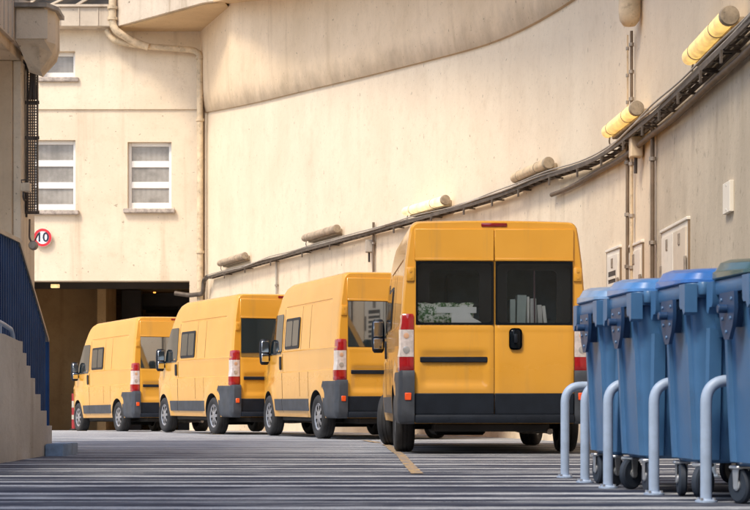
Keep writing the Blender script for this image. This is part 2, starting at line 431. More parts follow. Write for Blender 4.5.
# facade as a grid of boxes with openings
bm = BM()
xcuts = sorted({-24, OX0, OX1, -4.0} | {w[0] for w in wins} | {w[1] for w in wins})
zcuts = sorted({-.6, OZ, 8.33, 11.4} | {w[2] for w in wins} | {w[3] for w in wins})
def solid(x, z):
    if OX0 < x < OX1 and z < OZ: return False
    return not any(w[0] < x < w[1] and w[2] < z < w[3] for w in wins)
V = {}
def gv(x, y, z):
    k = (round(x, 4), round(y, 4), round(z, 4))
    if k not in V: V[k] = bm.verts.new(k)
    return V[k]
def yf(z): return FY-.05 if z > 8.33 else FY
TH = .45
for i in range(len(xcuts)-1):
    for j in range(len(zcuts)-1):
        x0, x1, z0, z1 = xcuts[i], xcuts[i+1], zcuts[j], zcuts[j+1]
        cx, cz = (x0+x1)/2, (z0+z1)/2
        if not solid(cx, cz): continue
        y0 = yf(cz)
        bm.faces.new([gv(x0, y0, z0), gv(x1, y0, z0), gv(x1, y0, z1), gv(x0, y0, z1)])
        bm.faces.new([gv(x0, FY+TH, z0), gv(x0, FY+TH, z1), gv(x1, FY+TH, z1), gv(x1, FY+TH, z0)])
        for (ax, az, q) in ((x0-.001, cz, ((x0, z0), (x0, z1))), (x1+.001, cz, ((x1, z0), (x1, z1))), (cx, z0-.001, ((x0, z0), (x1, z0))), (cx, z1+.001, ((x0, z1), (x1, z1)))):
            if not solid(ax, az) and xcuts[0] < ax < xcuts[-1] and zcuts[0] < az < zcuts[-1]:
                (xa, za), (xb, zb) = q
                bm.faces.new([gv(xa, y0, za), gv(xb, y0, zb), gv(xb, FY+TH, zb), gv(xa, FY+TH, za)])
# lip under the proud upper storey
bm.faces.new([gv(-24, FY, 8.33), gv(-4.0, FY, 8.33), bm.verts.new((-4.0, FY-.051, 8.331)), bm.verts.new((-24, FY-.051, 8.331))])
child(finish('facade', bm, 'facade'), bld)
def window(x0, x1, z0, z1, panes):
    bm = BM(); y = FY+.16; fw = .085; iw = x1-x0
    box(bm, x0, x0+fw, y, y+.08, z0, z1, .01); box(bm, x1-fw, x1, y, y+.08, z0, z1, .01)
    zs = [z0]; h = (z1-z0)
    top = z1-.10
    box(bm, x0+fw, x1-fw, y, y+.08, top, z1, .008)
    n = panes; bar = .17 if n > 1 else .16
    pitch = (top-z0)/n; ps = []
    for k in range(n):
        za = z0+k*pitch
        box(bm, x0+fw, x1-fw, y+.004, y+.08, za, za+bar, .008)
        ps.append((za+bar, za+pitch))
    w = child(finish('window', bm, 'upvc', smooth=35), bld)
    for a, b in ps:
        bm = BM(); box(bm, x0+fw, x1-fw, y+.045, y+.06, a-.01, b+.01)
        p = finish('pane', bm, 'window_pane' if 'window_pane' in M else 'blind'); p.parent = w
    bm = BM(); box(bm, x0-.10, x1+.10, FY-.14, FY+.15, z0-.13, z0-.01, .02)
    s = finish('sill', bm, 'sill', smooth=35); s.parent = w
t = NT('window_pane_blind')
sv = t.sep()
c = t.mix(t.ramp(t.noise(2.2, 4, .6), .35, .65), (.24, .22, .195), (.36, .335, .30))
c = t.mix(t.math('MULTIPLY', t.ramp(t.math('SINE', t.math('MULTIPLY', sv[0], 45.0)), -.6, .9), .10), c, (.12, .10, .08))
t.bsdf(c, .15, 0, .15, .4); M['window_pane'] = t.m
for w, n in zip(wins, (3, 3, 1)): window(*w, n)
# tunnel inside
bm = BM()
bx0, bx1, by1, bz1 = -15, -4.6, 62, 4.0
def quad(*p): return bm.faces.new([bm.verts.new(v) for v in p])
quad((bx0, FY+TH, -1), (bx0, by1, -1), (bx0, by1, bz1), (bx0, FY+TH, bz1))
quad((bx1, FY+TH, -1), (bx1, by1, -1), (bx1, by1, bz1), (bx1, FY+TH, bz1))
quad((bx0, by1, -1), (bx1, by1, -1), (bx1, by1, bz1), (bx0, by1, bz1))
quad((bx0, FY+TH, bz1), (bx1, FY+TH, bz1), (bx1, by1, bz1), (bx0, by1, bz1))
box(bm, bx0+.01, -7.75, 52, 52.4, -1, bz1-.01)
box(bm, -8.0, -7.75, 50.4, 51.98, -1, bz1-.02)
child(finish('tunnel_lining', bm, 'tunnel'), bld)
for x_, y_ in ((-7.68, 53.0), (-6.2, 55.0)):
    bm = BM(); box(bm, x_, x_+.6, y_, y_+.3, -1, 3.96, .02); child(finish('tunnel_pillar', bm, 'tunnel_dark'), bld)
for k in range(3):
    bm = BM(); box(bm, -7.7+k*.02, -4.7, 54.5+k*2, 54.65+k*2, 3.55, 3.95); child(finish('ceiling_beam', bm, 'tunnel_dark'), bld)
bm = BM(); box(bm, -13, -5, 49.2, 49.26, 3.74, 3.92)
child(finish('ceiling_beam', bm, 'tunnel_dark'), bld)
bm = BM(); box(bm, -8.75, -8.52, 47.2, 47.3, 3.64, 3.74, .01)
child(finish('ceiling_lamp', bm, 'lamp_small'), bld)
bm = BM(); lathe(bm, [(.02, 0), (.04, .01), (.04, .06), (.02, .08)], 10, 'y', (wpx(154, 54.6), 54.7, wz(292, 54.6)))
child(finish('pilot_lamp', bm, 'lamp_orange'), bld)
# roof slab edge: straight fascia, then the splayed corner balcony
bm = BM()
zb = wz(27, 46.1)
box(bm, -24, -6.86, 46.0, 46.44, zb, zb+.50, .01)
for k in range(34):
    x = -24+k*.5+.2
    box(bm, x, x+.03, 45.975, 46.0, zb+.01, zb+.49)
box(bm, -24, -6.86, 45.93, 46.44, zb+.502, zb+.56)
child(finish('roof_fascia', bm, 'fascia'), bld)
bm = BM()
prism(bm, [(-6.85, 46.44), (-6.85, 46.0), (-4.25, 43.2), (-3.9, 43.0), (-3.6, 46.44)], zb-.02, zb+2.4, 'z')
child(finish('corner_balcony', bm, ['fascia']), bld)
bm = BM()
prism(bm, [(-6.75, 46.43), (-6.78, 46.08), (-4.2, 43.3), (-3.7, 43.1), (-3.4, 46.43)], zb-.05, zb-.021, 'z')
child(finish('corner_soffit', bm, 'soffit'), bld)
bm = BM()
box(bm, -24, -6.9, 46.2, 46.4, zb+.57, zb+2.2)
child(finish('clerestory', bm, 'tunnel_dark'), bld)
bm = BM()
for x, dx in ((-8.6, .9), (-7.9, .7), (-9.2, .5)):
    prism(bm, [(x, zb+.58), (x+.12, zb+.58), (x+dx+.12, zb+1.0), (x+dx, zb+1.0)], 46.05, 46.12, 'y')
child(finish('roof_railing', bm, 'fascia'), bld)

# ------------------------------------------------------------------ pipes
def pipe(name, label, pts, r, mat, collars=(), cr=1.35, extra=None, rb=.12):
    root = empty(name, label, 'pipe', tuple(pts[0]))
    bm = BM(); tube(bm, bend(pts, rb), r, 12); child(finish('pipe_run', bm, mat, smooth=50), root)
    for c_ in collars:
        bm = BM(); lathe(bm, [(r*.98, -.035), (r*cr, -.035), (r*cr, .035), (r*.98, .035)], 14, 'z', c_)
        child(finish('pipe_collar', bm, mat, smooth=40), root)
    return root
yp = 46.2
X = lambda px, y=yp: wpx(px, y)
Z = lambda py, y=yp: wz(py, y)
pipe('drainpipe', 'cream downpipe running down the corner between tunnel building and curved wall',
     [(X(107), yp, Z(30)), (X(112), yp, Z(40)), (X(128), yp, Z(44)), (X(152), yp, Z(47)), (X(193), yp, Z(50)), (X(200), yp, Z(54)), (X(200), yp, Z(306)), (X(200), yp, -.3)], .082, 'pipe',
     [(X(200), yp, Z(58)), (X(200), yp, Z(120)), (X(200), yp, Z(252))], rb=.18)
yp2 = 45.85
pipe('drainpipe', 'short cream pipe dropping from the roof edge beside the corner balcony',
     [(X(112.5, yp2), yp2, Z(-8, yp2)), (X(112.5, yp2), yp2, Z(24, yp2)), (X(116, yp2), yp2+.02, Z(31, yp2)), (X(134, yp2), yp2+.2, Z(41, yp2)), (X(147, yp2), yp2+.25, Z(45, yp2))], .10, 'pipe',
     [(X(112.5, yp2), yp2, Z(8, yp2)), (X(112.5, yp2), yp2, Z(19, yp2))], rb=.2)
pipe('drainpipe', 'thin dark pipe beside the cream corner downpipe', [(X(203.6, 46.3), 46.3, Z(52, 46.3)), (X(203.6, 46.3), 46.3, -.3)], .035, 'pipe_dark')

def wall_y(px, off=0.0):
    """depth at which the sight line of column px meets the curved wall (used once, to place fittings along it)"""
    best = min(W, key=lambda p: abs(375+1750*p.x/max(p.y, 1)-px) if p.y > 6 else 1e9)
    lo = best.y-2.5; hi = best.y+2.5
    for _ in range(40):
        m = (lo+hi)/2; p, d, n = wall_frame(m); p = p+n*off
        if 375+1750*p.x/p.y > px: lo = m
        else: hi = m
    return (lo+hi)/2
def conduit(label, px, z0, z1, r=.022, mat='pipe_dark', clips=4, off=.05):
    y = wall_y(px, off)
    p0 = on_wall(y, off, z0)
    root = empty('conduit', label, 'conduit', tuple(p0))
    bm = BM(); tube(bm, [on_wall(y, off, z0), on_wall(y, off, (z0+z1)/2), on_wall(y, off, z1)], r, 8)
    child(finish('conduit_run', bm, mat, smooth=50), root)
    for k in range(clips):
        z = z0+(z1-z0)*(k+.5)/clips
        bm = BM(); lathe(bm, [(r, -.02), (r*1.7, -.02), (r*1.7, .02), (r, .02)], 8, 'z', on_wall(y, off, z)); child(finish('clip', bm, 'metal_galv'), root)
y627 = wall_y(627)
conduit('dark vertical conduit between the louvred cabinet and the plain white cabinet', 627.5, 0, 3.75, .022, 'pipe_dark', 6)
conduit('pale vertical conduit just right of the dark one beside the plain white cabinet', 631.5, 0, 3.7, .020, 'pipe', 6)
conduit('dark conduit rising from the lit lamp up to the rusty junction pot', 631.5, 4.0, 4.97, .018, 'pipe_dark', 3)
conduit('pale thin conduit rising from the lit lamp, left of the dark conduit', 627.5, 4.0, 4.97, .011, 'pipe', 3)
conduit('dark conduit where the painted wall turns to bare grey concrete', 652.5, 0, 3.75, .024, 'pipe_dark', 4)
conduit('short dark conduit dropping from the cable tray above the third van', 373.5, 1.6, 4.0, .024, 'pipe_dark', 3)
conduit('short pale conduit dropping from the cable tray above the second van', 276.5, 1.6, 3.75, .024, 'cable_pale', 2)
# junction pot near the top
y = wall_y(629.5, .14)
p = on_wall(y, .14, 0)
root = empty('junction_pot', 'rust stained round pot on the wall above the lit lamp', 'pipe fitting', (p.x, p.y, 4.95))
bm = BM(); lathe(bm, [(.02, 0), (.07, .01), (.115, .07), (.13, .16), (.13, .62), (.12, .66)], 20, 'z', (0, 0, 0)); finish('pot_body', bm, 'pipe', root, 50)
bm = BM(); tube(bm, bend([(.05, -.1, .45), (.07, -.36, .45), (.07, -.36, .62)], .06), .035, 8); lathe(bm, [(.03, -.4), (.06, -.4), (.06, -.36), (.03, -.36)], 10, 'y', (.07, 0, .45)); finish('side_outlet', bm, 'tray_dark', root, 50)

# ------------------------------------------------------------------ cable tray along the wall
TZ = 3.80
wall_point = on_wall
def droop(y): k = max(0, min(1, (25.8-y)/3.8)); return .135*k*k*(3-2*k)
def on_wall(y, off, z): v = wall_point(y, off, z); v.z -= droop(y); return v
tray = empty('cable_tray', 'long cable tray carrying cables along the curved wall', 'cable tray', tuple(on_wall(30, .1, TZ)))
ylist = [45.6-.35*i for i in range(100) if 45.6-.35*i > 9]
def sag(y): return .016*sin(y*1.1)*sin(y*.43+1)+.006*sin(y*2.1)
bm = BM()
for off, h in ((.05, .0), (.18, .0)):
    rings(bm, [[on_wall(y, off-.010, TZ-.035), on_wall(y, off+.010, TZ-.035), on_wall(y, off+.010, TZ+.015), on_wall(y, off-.010, TZ+.015)] for y in ylist])
for y in ylist: 
    a, b = on_wall(y, .063, TZ-.03), on_wall(y, .167, TZ-.03); d = wall_frame(y)[1]*.02; d = Vector((d.x, d.y, 0))
    rings(bm, [[a-d, a+d, a+d+Vector((0, 0, .015)), a-d+Vector((0, 0, .015))], [b-d, b+d, b+d+Vector((0, 0, .015)), b-d+Vector((0, 0, .015))]])
child(finish('ladder', bm, 'tray_dark'), tray)
for k, (off, r, mat, sc) in enumerate(((.075, .015, 'cable', .8), (.115, .014, 'cable_pale', .7), (.15, .017, 'cable', 1.0), (.19, .014, 'cable_pale', .9), (.20, .010, 'cable_pale', 1.2))):
    bm = BM(); tube(bm, [on_wall(y, off+.02*sin(y*.9+k), TZ+.01+r+sc*sag(y+k*.7)+(.03 if k > 3 else 0)) for y in ylist], r, 7)
    child(finish('cable', bm, mat, smooth=60), tray)
for px in (232, 253, 279, 311, 339, 404, 442, 475, 504, 531, 563, 592, 617, 640, 660, 678, 698, 722, 744):
    y = wall_y(px)
    if y > 45.5: continue
    bm = BM(); d = wall_frame(y)[1]*.022; d = Vector((d.x, d.y, 0))
    for prof in (((.0, TZ-.037), (.21, TZ-.037), (.21, TZ-.055), (.0, TZ-.055)), ((.19, TZ-.055), (.21, TZ-.055), (.21, TZ-.15), (.19, TZ-.15))):
        rings(bm, [[on_wall(y, o_, z)+d for o_, z in prof], [on_wall(y, o_, z)-d for o_, z in prof]])
    child(finish('bracket', bm, 'tray_dark'), tray)
# end drop of the tray into the corner
bm = BM()
tube(bm, bend([on_wall(45.6, .2, TZ), on_wall(45.9, .2, TZ-.05), on_wall(46.0, .2, TZ-.4), (-4.9, 46.25, TZ-.42), (-5.3, 46.3, TZ-.36)], .1), .06, 10)
child(finish('cable', bm, 'tray_dark', smooth=60), tray)
# lower conduit pipe under the tray
ys2 = [25.1-.3*i for i in range(60)]
bm = BM(); tube(bm, [wall_point(y, .07, 3.53-.012*(y-15)*(y < 15)+.01*sin(y*2)) for y in ys2], .033, 8)
o = finish('wall_conduit', bm, 'pipe_dark', smooth=60); tag(o, 'brown pipe following the wall just below the cable tray at the right', 'conduit')
bm = BM(); rings(bm, [[wall_point(y, .0, 3.545), wall_point(y, .03, 3.545), wall_point(y, .03, 3.62), wall_point(y, .0, 3.62)] for y in ys2 if y < 25])
o = finish('wall_trunking', bm, 'pipe', smooth=60); tag(o, 'tan flat trunking between the brown pipe and the cable tray', 'conduit')
on_wall = wall_point
# small boxes on the tray drops
for px, lab, m, z in ((373.5, 'pale grey junction box on the conduit drop above the third van', 'cable_pale', 3.55), (643.5, 'tan junction box under the cable tray beside the dark conduit', 'pipe', 3.52)):
    y = wall_y(px); p = on_wall(y, .09, z)
    root = empty('junction_box', lab, 'junction box', tuple(p))
    bm = BM(); box(bm, -.07, .07, -.09, .09, -.12, .12, .012); finish('box_body', bm, m, root, 35)
    bm = BM(); tube(bm, [(0, 0, -.12), (0, .02, -.3)], .02, 8); finish('cable_gland', bm, 'cable', root, 50)

# ------------------------------------------------------------------ tube lamps
def tube_lamp(px0, px1, z, mat, label):
    ya, yb = wall_y(px0, .17), wall_y(px1, .17)
    pa, pb = on_wall(ya, .17, z), on_wall(yb, .17, z)
    ax = (pb-pa); ln = ax.length; ax.normalize()
    root = empty('tube_lamp', label, 'wall lamp', tuple((pa+pb)/2), math.atan2(ax.y, ax.x), 'tube lamps along the curved wall')
    h = ln/2-.05; R = .080
    bm = BM(); lathe(bm, [(R*.6, -h), (R*.9, -h+.02), (R, -h+.06), (R, h-.02)], 20, 'x'); finish('diffuser', bm, mat, root, 40)
    for xx in (-h*.62, h*.45):
        bm = BM(); lathe(bm, [(R, xx-.011), (R*1.05, xx-.010), (R*1.05, xx+.010), (R, xx+.011)], 20, 'x', caps=False); finish('clip_band', bm, 'lamp_cap', root, 40)
    bm = BM(); lathe(bm, [(R*.95, h-.018), (R*1.08, h-.015), (R*1.1, h+.03), (R*1.0, h+.05), (R*.3, h+.055)], 20, 'x'); finish('end_cap', bm, 'lamp_cap', root, 40)
    bm = BM(); sd = -1
    box(bm, -h*.86, h*.9, .04, .165, -.105, .02, .01)
    finish('mounting_rail', bm, 'lamp_cap', root, 40)
    bm = BM(); tube(bm, bend([(-h+.1, .02, -.07), (-h+.04, .02, -.13), (-h+.06, .05, -.20)], .04), .010, 6); finish('supply_cable', bm, 'cable_pale', root, 50)
    return root
tube_lamp(219, 245, 4.07, 'lamp_old', 'small unlit brownish tube lamp farthest along the wall, next to the corner downpipe')
tube_lamp(303.5, 337, 4.05, 'lamp_old', 'unlit tan tube lamp on the wall above the gap between second and third van')
tube_lamp(404, 446, 3.99, 'lamp_on_white', 'glowing white tube lamp just above the roof of the nearest van')
tube_lamp(513.5, 549, 3.96, 'lamp_off', 'unlit dusty cream and orange tube lamp, between the white and the yellow glowing ones')
tube_lamp(606, 637, 3.9, 'lamp_on', 'glowing yellow tube lamp below the rust stained pot')
tube_lamp(688, 730, 3.885, 'lamp_on', 'largest glowing yellow tube lamp, high at the right end of the cable tray')

# ------------------------------------------------------------------ wall cabinets
def cabinet(px0, px1, pytop, label, doors, vent=False, mat='cabinet', cat='cabinet'):
    ya, yb = wall_y(px0), wall_y(px1)
    pa, pb = on_wall(ya, 0, 0), on_wall(yb, 0, 0)
    ym = (ya+yb)/2; top = wz(pytop, ym)
    ax = pb-pa; ln = ax.length; root = empty('wall_cabinet', label, cat, tuple((pa+pb)/2), math.atan2(ax.y, ax.x), 'service cabinets set in the wall')
    h = ln/2; zb_ = .45
    bm = BM(); box(bm, -h, h, -.022, .2, zb_, top, .006)
    box(bm, -h-.02, h+.02, -.040, .15, top+.001, top+.035, .006); finish('cabinet_frame', bm, mat, root, 35)
    n = doors; g = .02
    for k in range(n):
        a = -h+.05+k*(2*h-.1)/n; b = -h+.05+(k+1)*(2*h-.1)/n
        bm = BM(); box(bm, a+g/2, b-g/2, -.036, -.022, zb_+.05, top-.06, .004)
        dr = finish('cabinet_door', bm, mat if k == 0 else 'cabinet_tan', root, 35)
        bm = BM(); box(bm, (a+b)/2-.045, (a+b)/2+.045, -.045, -.036, top-.22, top-.10, .004); finish('lock_plate', bm, 'metal_galv', dr, 35)
        bm = BM(); hx = a-.02 if (k == 0 and n > 1) else b-.03
        box(bm, hx, hx+.06, -.052, -.03, top-.62, top-.36, .006); finish('door_hinge', bm, 'metal_galv', dr, 35)
        if vent:
            bm = BM(); box(bm, a+.12, b-.12, -.040, -.0365, zb_+.1, top-.26)
            vt = finish('vent_panel', bm, 'dark_slot', dr)
            bm = BM(); z = zb_+.12
            while z < top-.3:
                box(bm, a+.12, b-.12, -.052, -.040, z, z+.035); z += .085
            finish('louvre', bm, 'cabinet', dr)
    bm = BM(); box(bm, -h-.012, -h-.001, -.024, .1, zb_, top); box(bm, h+.001, h+.012, -.024, .1, zb_, top); box(bm, -.008, .008, -.030, -.0225, zb_+.05, top-.06) if n > 1 else None
    finish('edge_gap', bm, 'joint_brown', root)
cabinet(608.5, 621.5, 250.5, 'white wall cabinet with a louvred door', 1, True)
cabinet(629.5, 644, 246, 'plain white wall cabinet between the conduits', 1)
cabinet(663.5, 690, 227, 'tall beige wall cabinet with two doors on bare concrete', 2)
ya, yb = wall_y(727), wall_y(734); pa, pb = on_wall(ya, .02, 2.4), on_wall(yb, .02, 2.4); ax = pb-pa
root = empty('wall_plate', 'narrow white plate on the bare concrete at the far right', 'plate', tuple((pa+pb)/2), math.atan2(ax.y, ax.x))
bm = BM(); box(bm, -ax.length/2, ax.length/2, -.02, .02, -.13, .15, .004); finish('plate_face', bm, 'cabinet', root, 35)
bm = BM()
for sz in (-.1, .12): lathe(bm, [(.012, -.024), (.012, -.02)], 8, 'y', (0, 0, sz))
finish('plate_screw', bm, 'bolt', root)

# ------------------------------------------------------------------ left: walkway, column, stair, fence
wk = empty('raised_walkway', 'raised concrete walkway with ribbed parapet at the upper left', 'walkway', (-4.42, 21.5, 4.9))
bm = BM(); box(bm, -7.2, -4.47, 13, 22.5, 4.86, 5.08, .01); child(finish('deck_slab', bm, 'rough_concrete'), wk)
bm = BM(); box(bm, -4.72, -4.42, 13, 22.45, 4.98, 6.5)
for k in range(34):
    y = 21.3-k*.24; box(bm, -4.42, -4.405, y, y+.035, 5.0, 6.45)
child(finish('parapet', bm, 'fascia'), wk)
bm = BM()
prism(bm, [(-4.415, 21.5), (-4.06, 21.5), (-3.97, 21.72), (-3.99, 22.15), (-4.415, 22.15)], 5.0, 5.40, 'z')
box(bm, -4.40, -4.02, 21.48, 21.5, 5.02, 5.38)
A = [(-4.415, 21.5, 4.999), (-4.06, 21.5, 4.999), (-3.97, 21.72, 4.999), (-3.99, 22.15, 4.999), (-4.415, 22.15, 4.999)]
B = [(-4.40, 21.62, 4.96), (-4.15, 21.62, 4.95), (-4.02, 21.80, 4.90), (-4.02, 22.12, 4.86), (-4.40, 22.12, 4.90)]
C_ = [(-4.36, 21.84, 4.80), (-4.26, 21.85, 4.77), (-4.19, 21.92, 4.71), (-4.19, 22.08, 4.66), (-4.36, 22.08, 4.72)]
rings(bm, [A, B, C_])
child(finish('spout_head', bm, 'pale_concrete'), wk)
bm = BM(); prism(bm, [(-4.75, 21.42), (-4.02, 21.42), (-3.92, 21.68), (-3.94, 22.2), (-4.75, 22.2)], 5.401, 5.45, 'z')
box(bm, -4.76, -4.38, 13, 21.4, 6.501, 6.56); child(finish('coping', bm, 'cap'), wk)
bm = BM(); tube(bm, [(-4.4+.08*i, 21.38-.01*(i % 2), 5.49+.012*sin(i*2.1)) for i in range(7)], .022, 7); child(finish('top_cable', bm, 'cable_pale', smooth=50), wk)
col = empty('concrete_column', 'square stained concrete column holding up the walkway at the left', 'column', (-4.9, 22.4, 0))
bm = BM(); box(bm, -5.9, -4.56, 22.0, 22.9, -.2, 4.858, .012); child(finish('shaft', bm, 'rough_concrete'), col)
bm = BM(); box(bm, -4.559, -4.45, 22.02, 22.88, -.2, 4.857, .012); child(finish('side_face', bm, 'pale_concrete'), col)  # paler slab forming the right face of the column
# perforated vertical tray
pt = empty('perforated_tray', 'dark perforated cable tray running down the side of the concrete column', 'cable tray', (-4.36, 22.3, 2.7))
ty, tx0, tx1, tz0, tz1 = 22.25, wpx(27.5, 22.25), wpx(37.5, 22.25), wz(213, 22.25), wz(62, 22.25)
bm = BM()
nz = int((tz1-tz0)/.034); cols = 4; cw = (tx1-tx0)/(cols*2+1)
for i in range(nz):
    z0 = tz0+i*(tz1-tz0)/nz; zm = z0+.013; z1 = tz0+(i+1)*(tz1-tz0)/nz
    quad((tx0, ty, z0), (tx1, ty, z0), (tx1, ty, zm), (tx0, ty, zm))
    for k in range(0, cols*2+1, 2): quad((tx0+k*cw, ty, zm), (tx0+(k+1)*cw, ty, zm), (tx0+(k+1)*cw, ty, z1), (tx0+k*cw, ty, z1))
box(bm, tx0-.008, tx0, ty-.03, ty+.03, tz0, tz1); box(bm, tx1, tx1+.008, ty-.03, ty+.03, tz0, tz1)
for z in (2.95, 3.9, 4.35): box(bm, tx0-.05, tx1+.02, ty+.004, ty+.02, z, z+.04)
child(finish('tray_web', bm, 'tray_dark'), pt)
for k in range(1):
    bm = BM(); xk = tx0-.012+.03*k
    tube(bm, bend([(xk-.01, ty+.04, tz0-.05), (xk, ty+.03, tz0+.4), (xk+.004, ty+.04, tz1-.05), (xk-.1, ty-.05, tz1+.10+.03*k), (xk-.55, ty-.3, tz1+.14+.03*k), (-6.2, ty-.4, tz1+.13+.03*k)], .1), .016, 7)
    child(finish('cable', bm, 'cable', smooth=50), pt)
for k in range(2):
    bm = BM(); tube(bm, bend([(tx1-.03-.05*k, ty-.045, 4.4), (tx1-.04, ty-.05, tz1+.02), (tx0-.1, ty-.12, tz1+.12), (-4.9, 21.9, tz1+.10+.05*k), (-6.2, 21.7, tz1+.08+.06*k)], .15), .03, 7)
    child(finish('cable_bundle', bm, 'cable', smooth=50), pt)
jx, jz = wpx(27, 22.0), wz(188, 22.0)
root = empty('junction_box', 'small cream box with a cable fixed to the column by the perforated tray', 'junction box', (jx, 21.95, jz))
bm = BM(); box(bm, -.055, .055, -.06, .06, -.055, .055, .008); finish('box_body', bm, 'pale_concrete', root, 35)
bm = BM(); tube(bm, bend([(-.03, -.02, -.055), (-.03, -.03, -.13), (-.02, .02, -.16)], .04), .016, 7); finish('cable_gland', bm, 'cable', root, 50)
bm = BM(); tube(bm, [(-.045, -.05, .05), (-.05, -.06, .085), (.03, -.06, .09)], .008, 6); finish('top_clip', bm, 'cable', root, 50)
sx, sz = wpx(33.2, 22.1), wz(245.5, 22.1)
root = empty('alarm_bell', 'round grey bell hanging below the perforated tray in front of the speed sign', 'bell', (sx, 22.1, sz))
bm = BM(); lathe(bm, [(.015, -.05), (.042, -.048), (.056, -.03), (.06, .0), (.06, .03), (.045, .04)], 20, 'y'); finish('bell_dome', bm, 'metal_galv', root, 40)
bm = BM(); tube(bm, bend([(-.03, .03, .05), (-.06, .06, .10), (-.06, .08, .34)], .05), .012, 7); tube(bm, [(.02, .0, .06), (.055, .0, .13), (.07, .0, .15)], .010, 6); finish('bell_bracket', bm, 'tray_dark', root, 50)
# round speed sign
gx, gzz, gr = wpx(42.5, 46.38), wz(237.5, 46.38), .245
root = empty('speed_sign', 'round white sign with red ring reading 10 above the tunnel mouth', 'road sign', (gx, 46.40, gzz))
bm = BM(); lathe(bm, [(gr, .02), (gr, -.008)], 40, 'y'); finish('sign_plate', bm, 'white_sign', root)
bm = BM(); lathe(bm, [(gr*.70, -.012), (gr*.70, -.0165), (gr*.97, -.0165), (gr*.97, -.012)], 40, 'y', caps=False); finish('red_ring', bm, 'sign_red', root)
cu = bpy.data.curves.new('number', 'FONT'); cu.body = '10'; cu.size = .34; cu.align_x = 'CENTER'; cu.align_y = 'CENTER'; cu.extrude = .002; cu.offset = .006
tmp = bpy.data.objects.new('tmp', cu); COL.objects.link(tmp)
me = bpy.data.meshes.new_from_object(tmp.evaluated_get(bpy.context.evaluated_depsgraph_get())); bpy.data.objects.remove(tmp)
me.transform(Matrix.Translation((0, -.0135, 0)) @ Matrix.Rotation(radians(90), 4, 'X'))
link('number', me, 'sign_ink', root)
bm = BM(); box(bm, -.03, .03, .02, .11, -.2, .2); finish('sign_bracket', bm, 'metal_galv', root)

# stair
st = empty('concrete_stair', 'concrete stair with stepped side wall at the left edge', 'stair', (-3.43, 18.0, 0))
prof = [(13.0, -.1), (18.58, -.1), (18.58, .31), (18.28, .31), (18.28, .47), (17.95, .47), (17.95, .64), (17.66, .64), (17.66, .80), (17.42, .80), (17.42, .92), (17.22, .92), (17.22, 1.04), (17.04, 1.04), (17.04, 1.15), (16.85, 1.15), (16.2, 1.19), (13.0, 1.19)]
bm = BM(); prism(bm, prof, -3.62, -3.43, 'x'); child(finish('side_wall', bm, 'stair_concrete'), st)
bm = BM()
pr = [(13.0, -.09), (18.5, -.09), (18.5, .17), (18.2, .17), (18.2, .33), (17.9, .33), (17.9, .50), (17.6, .50), (17.6, .66), (17.3, .66), (17.3, .82), (17.0, .82), (13.0, .82)]
prism(bm, pr, -4.7, -3.621, 'x'); child(finish('step', bm, 'stair_concrete'), st)
bm = BM(); tube(bm, bend([(-3.47, 13.2, 1.33), (-3.47, 16.2, 1.30), (-3.47, 16.72, 1.25), (-3.47, 16.8, 1.12)], .12), .022, 9)
tube(bm, [(-3.47, 16.2, 1.18), (-3.47, 16.2, 1.30)], .016, 8)
child(finish('handrail', bm, 'rail', smooth=50), st)
bm = BM(); prism(bm, [(-3.42, 18.6), (-3.42, 18.95), (-3.24, 18.95), (-3.21, 18.9), (-3.21, 18.2), (-3.24, 18.15), (-3.42, 18.15)], -.02, .115, 'z'); prism(bm, [(-3.415, 18.62), (-3.415, 18.93), (-3.245, 18.93), (-3.22, 18.88), (-3.22, 18.22), (-3.245, 18.17), (-3.415, 18.17)], .1151, .125, 'z')
o = finish('kerb_block', bm, 'kerb', smooth=35); tag(o, 'low blue painted kerb block at the foot of the concrete stair', 'kerb block')
# fence
fn = empty('slatted_fence', 'dark blue slatted metal fence sloping down beside the concrete stair', 'fence', (-3.9, 19, 0))
FT = [(14, 2.36), (19.1, 2.33), (19.96, 1.84), (20.8, 1.30)]
bm = BM(); y = 14.0
while y < 20.72:
    w = .085; a, b = y, min(y+w, 20.78)
    prism(bm, [(a, .12), (b, .12), (b, interp(FT, b)-.03), (a, interp(FT, a)-.03)], -3.93, -3.895, 'x'); y += .12
prism(bm, [(14, .12), (20.78, .12), (20.78, 1.26), (19.96, 1.79), (19.1, 2.28), (14, 2.28)], -3.93, -3.925, 'x')
child(finish('slat_panel', bm, 'fence'), fn)
bm = BM()
prism(bm, [(14, .3), (20.75, .3), (20.75, .36), (14, .36)], -3.955, -3.931, 'x'); prism(bm, [(14, 1.12), (20.75, 1.12), (20.75, 1.18), (14, 1.18)], -3.955, -3.931, 'x')
child(finish('back_rail', bm, 'fence'), fn)
bm = BM(); prism(bm, [(y, interp(FT, y)-.03) for y in (14, 19.1, 20.82)] + [(y, interp(FT, y)+.015) for y in (20.82, 19.1, 14)], -3.955, -3.875, 'x'); child(finish('cap_rail', bm, 'fence_cap'), fn)
for y in (20.81, 17.5):
    bm = BM(); box(bm, -3.95, -3.88, y, y+.06, 0, interp(FT, y)-.005, .008); child(finish('fence_post', bm, 'fence'), fn)
# red and white post in the tunnel mouth
root = empty('marker_post', 'red and white post standing by the tunnel beside the farthest van', 'post', (wpx(73.5, 47.4), 47.4, gz(47.4)))
bm = BM(); k = 0
for z0, z1, mi in ((0, .3, 0), (.3, .42, 1), (.42, .62, 0), (.62, .80, 1), (.80, 1.0, 0)):
    lathe(bm, [(.05, z0), (.05, z1)], 12, 'z', mi=mi)
finish('post_shaft', bm, ['post_red', 'post_white'], root, 40)
bm = BM(); lathe(bm, [(.12, 0), (.12, .03), (.06, .05)], 14, 'z'); finish('post_base', bm, 'under', root, 40)

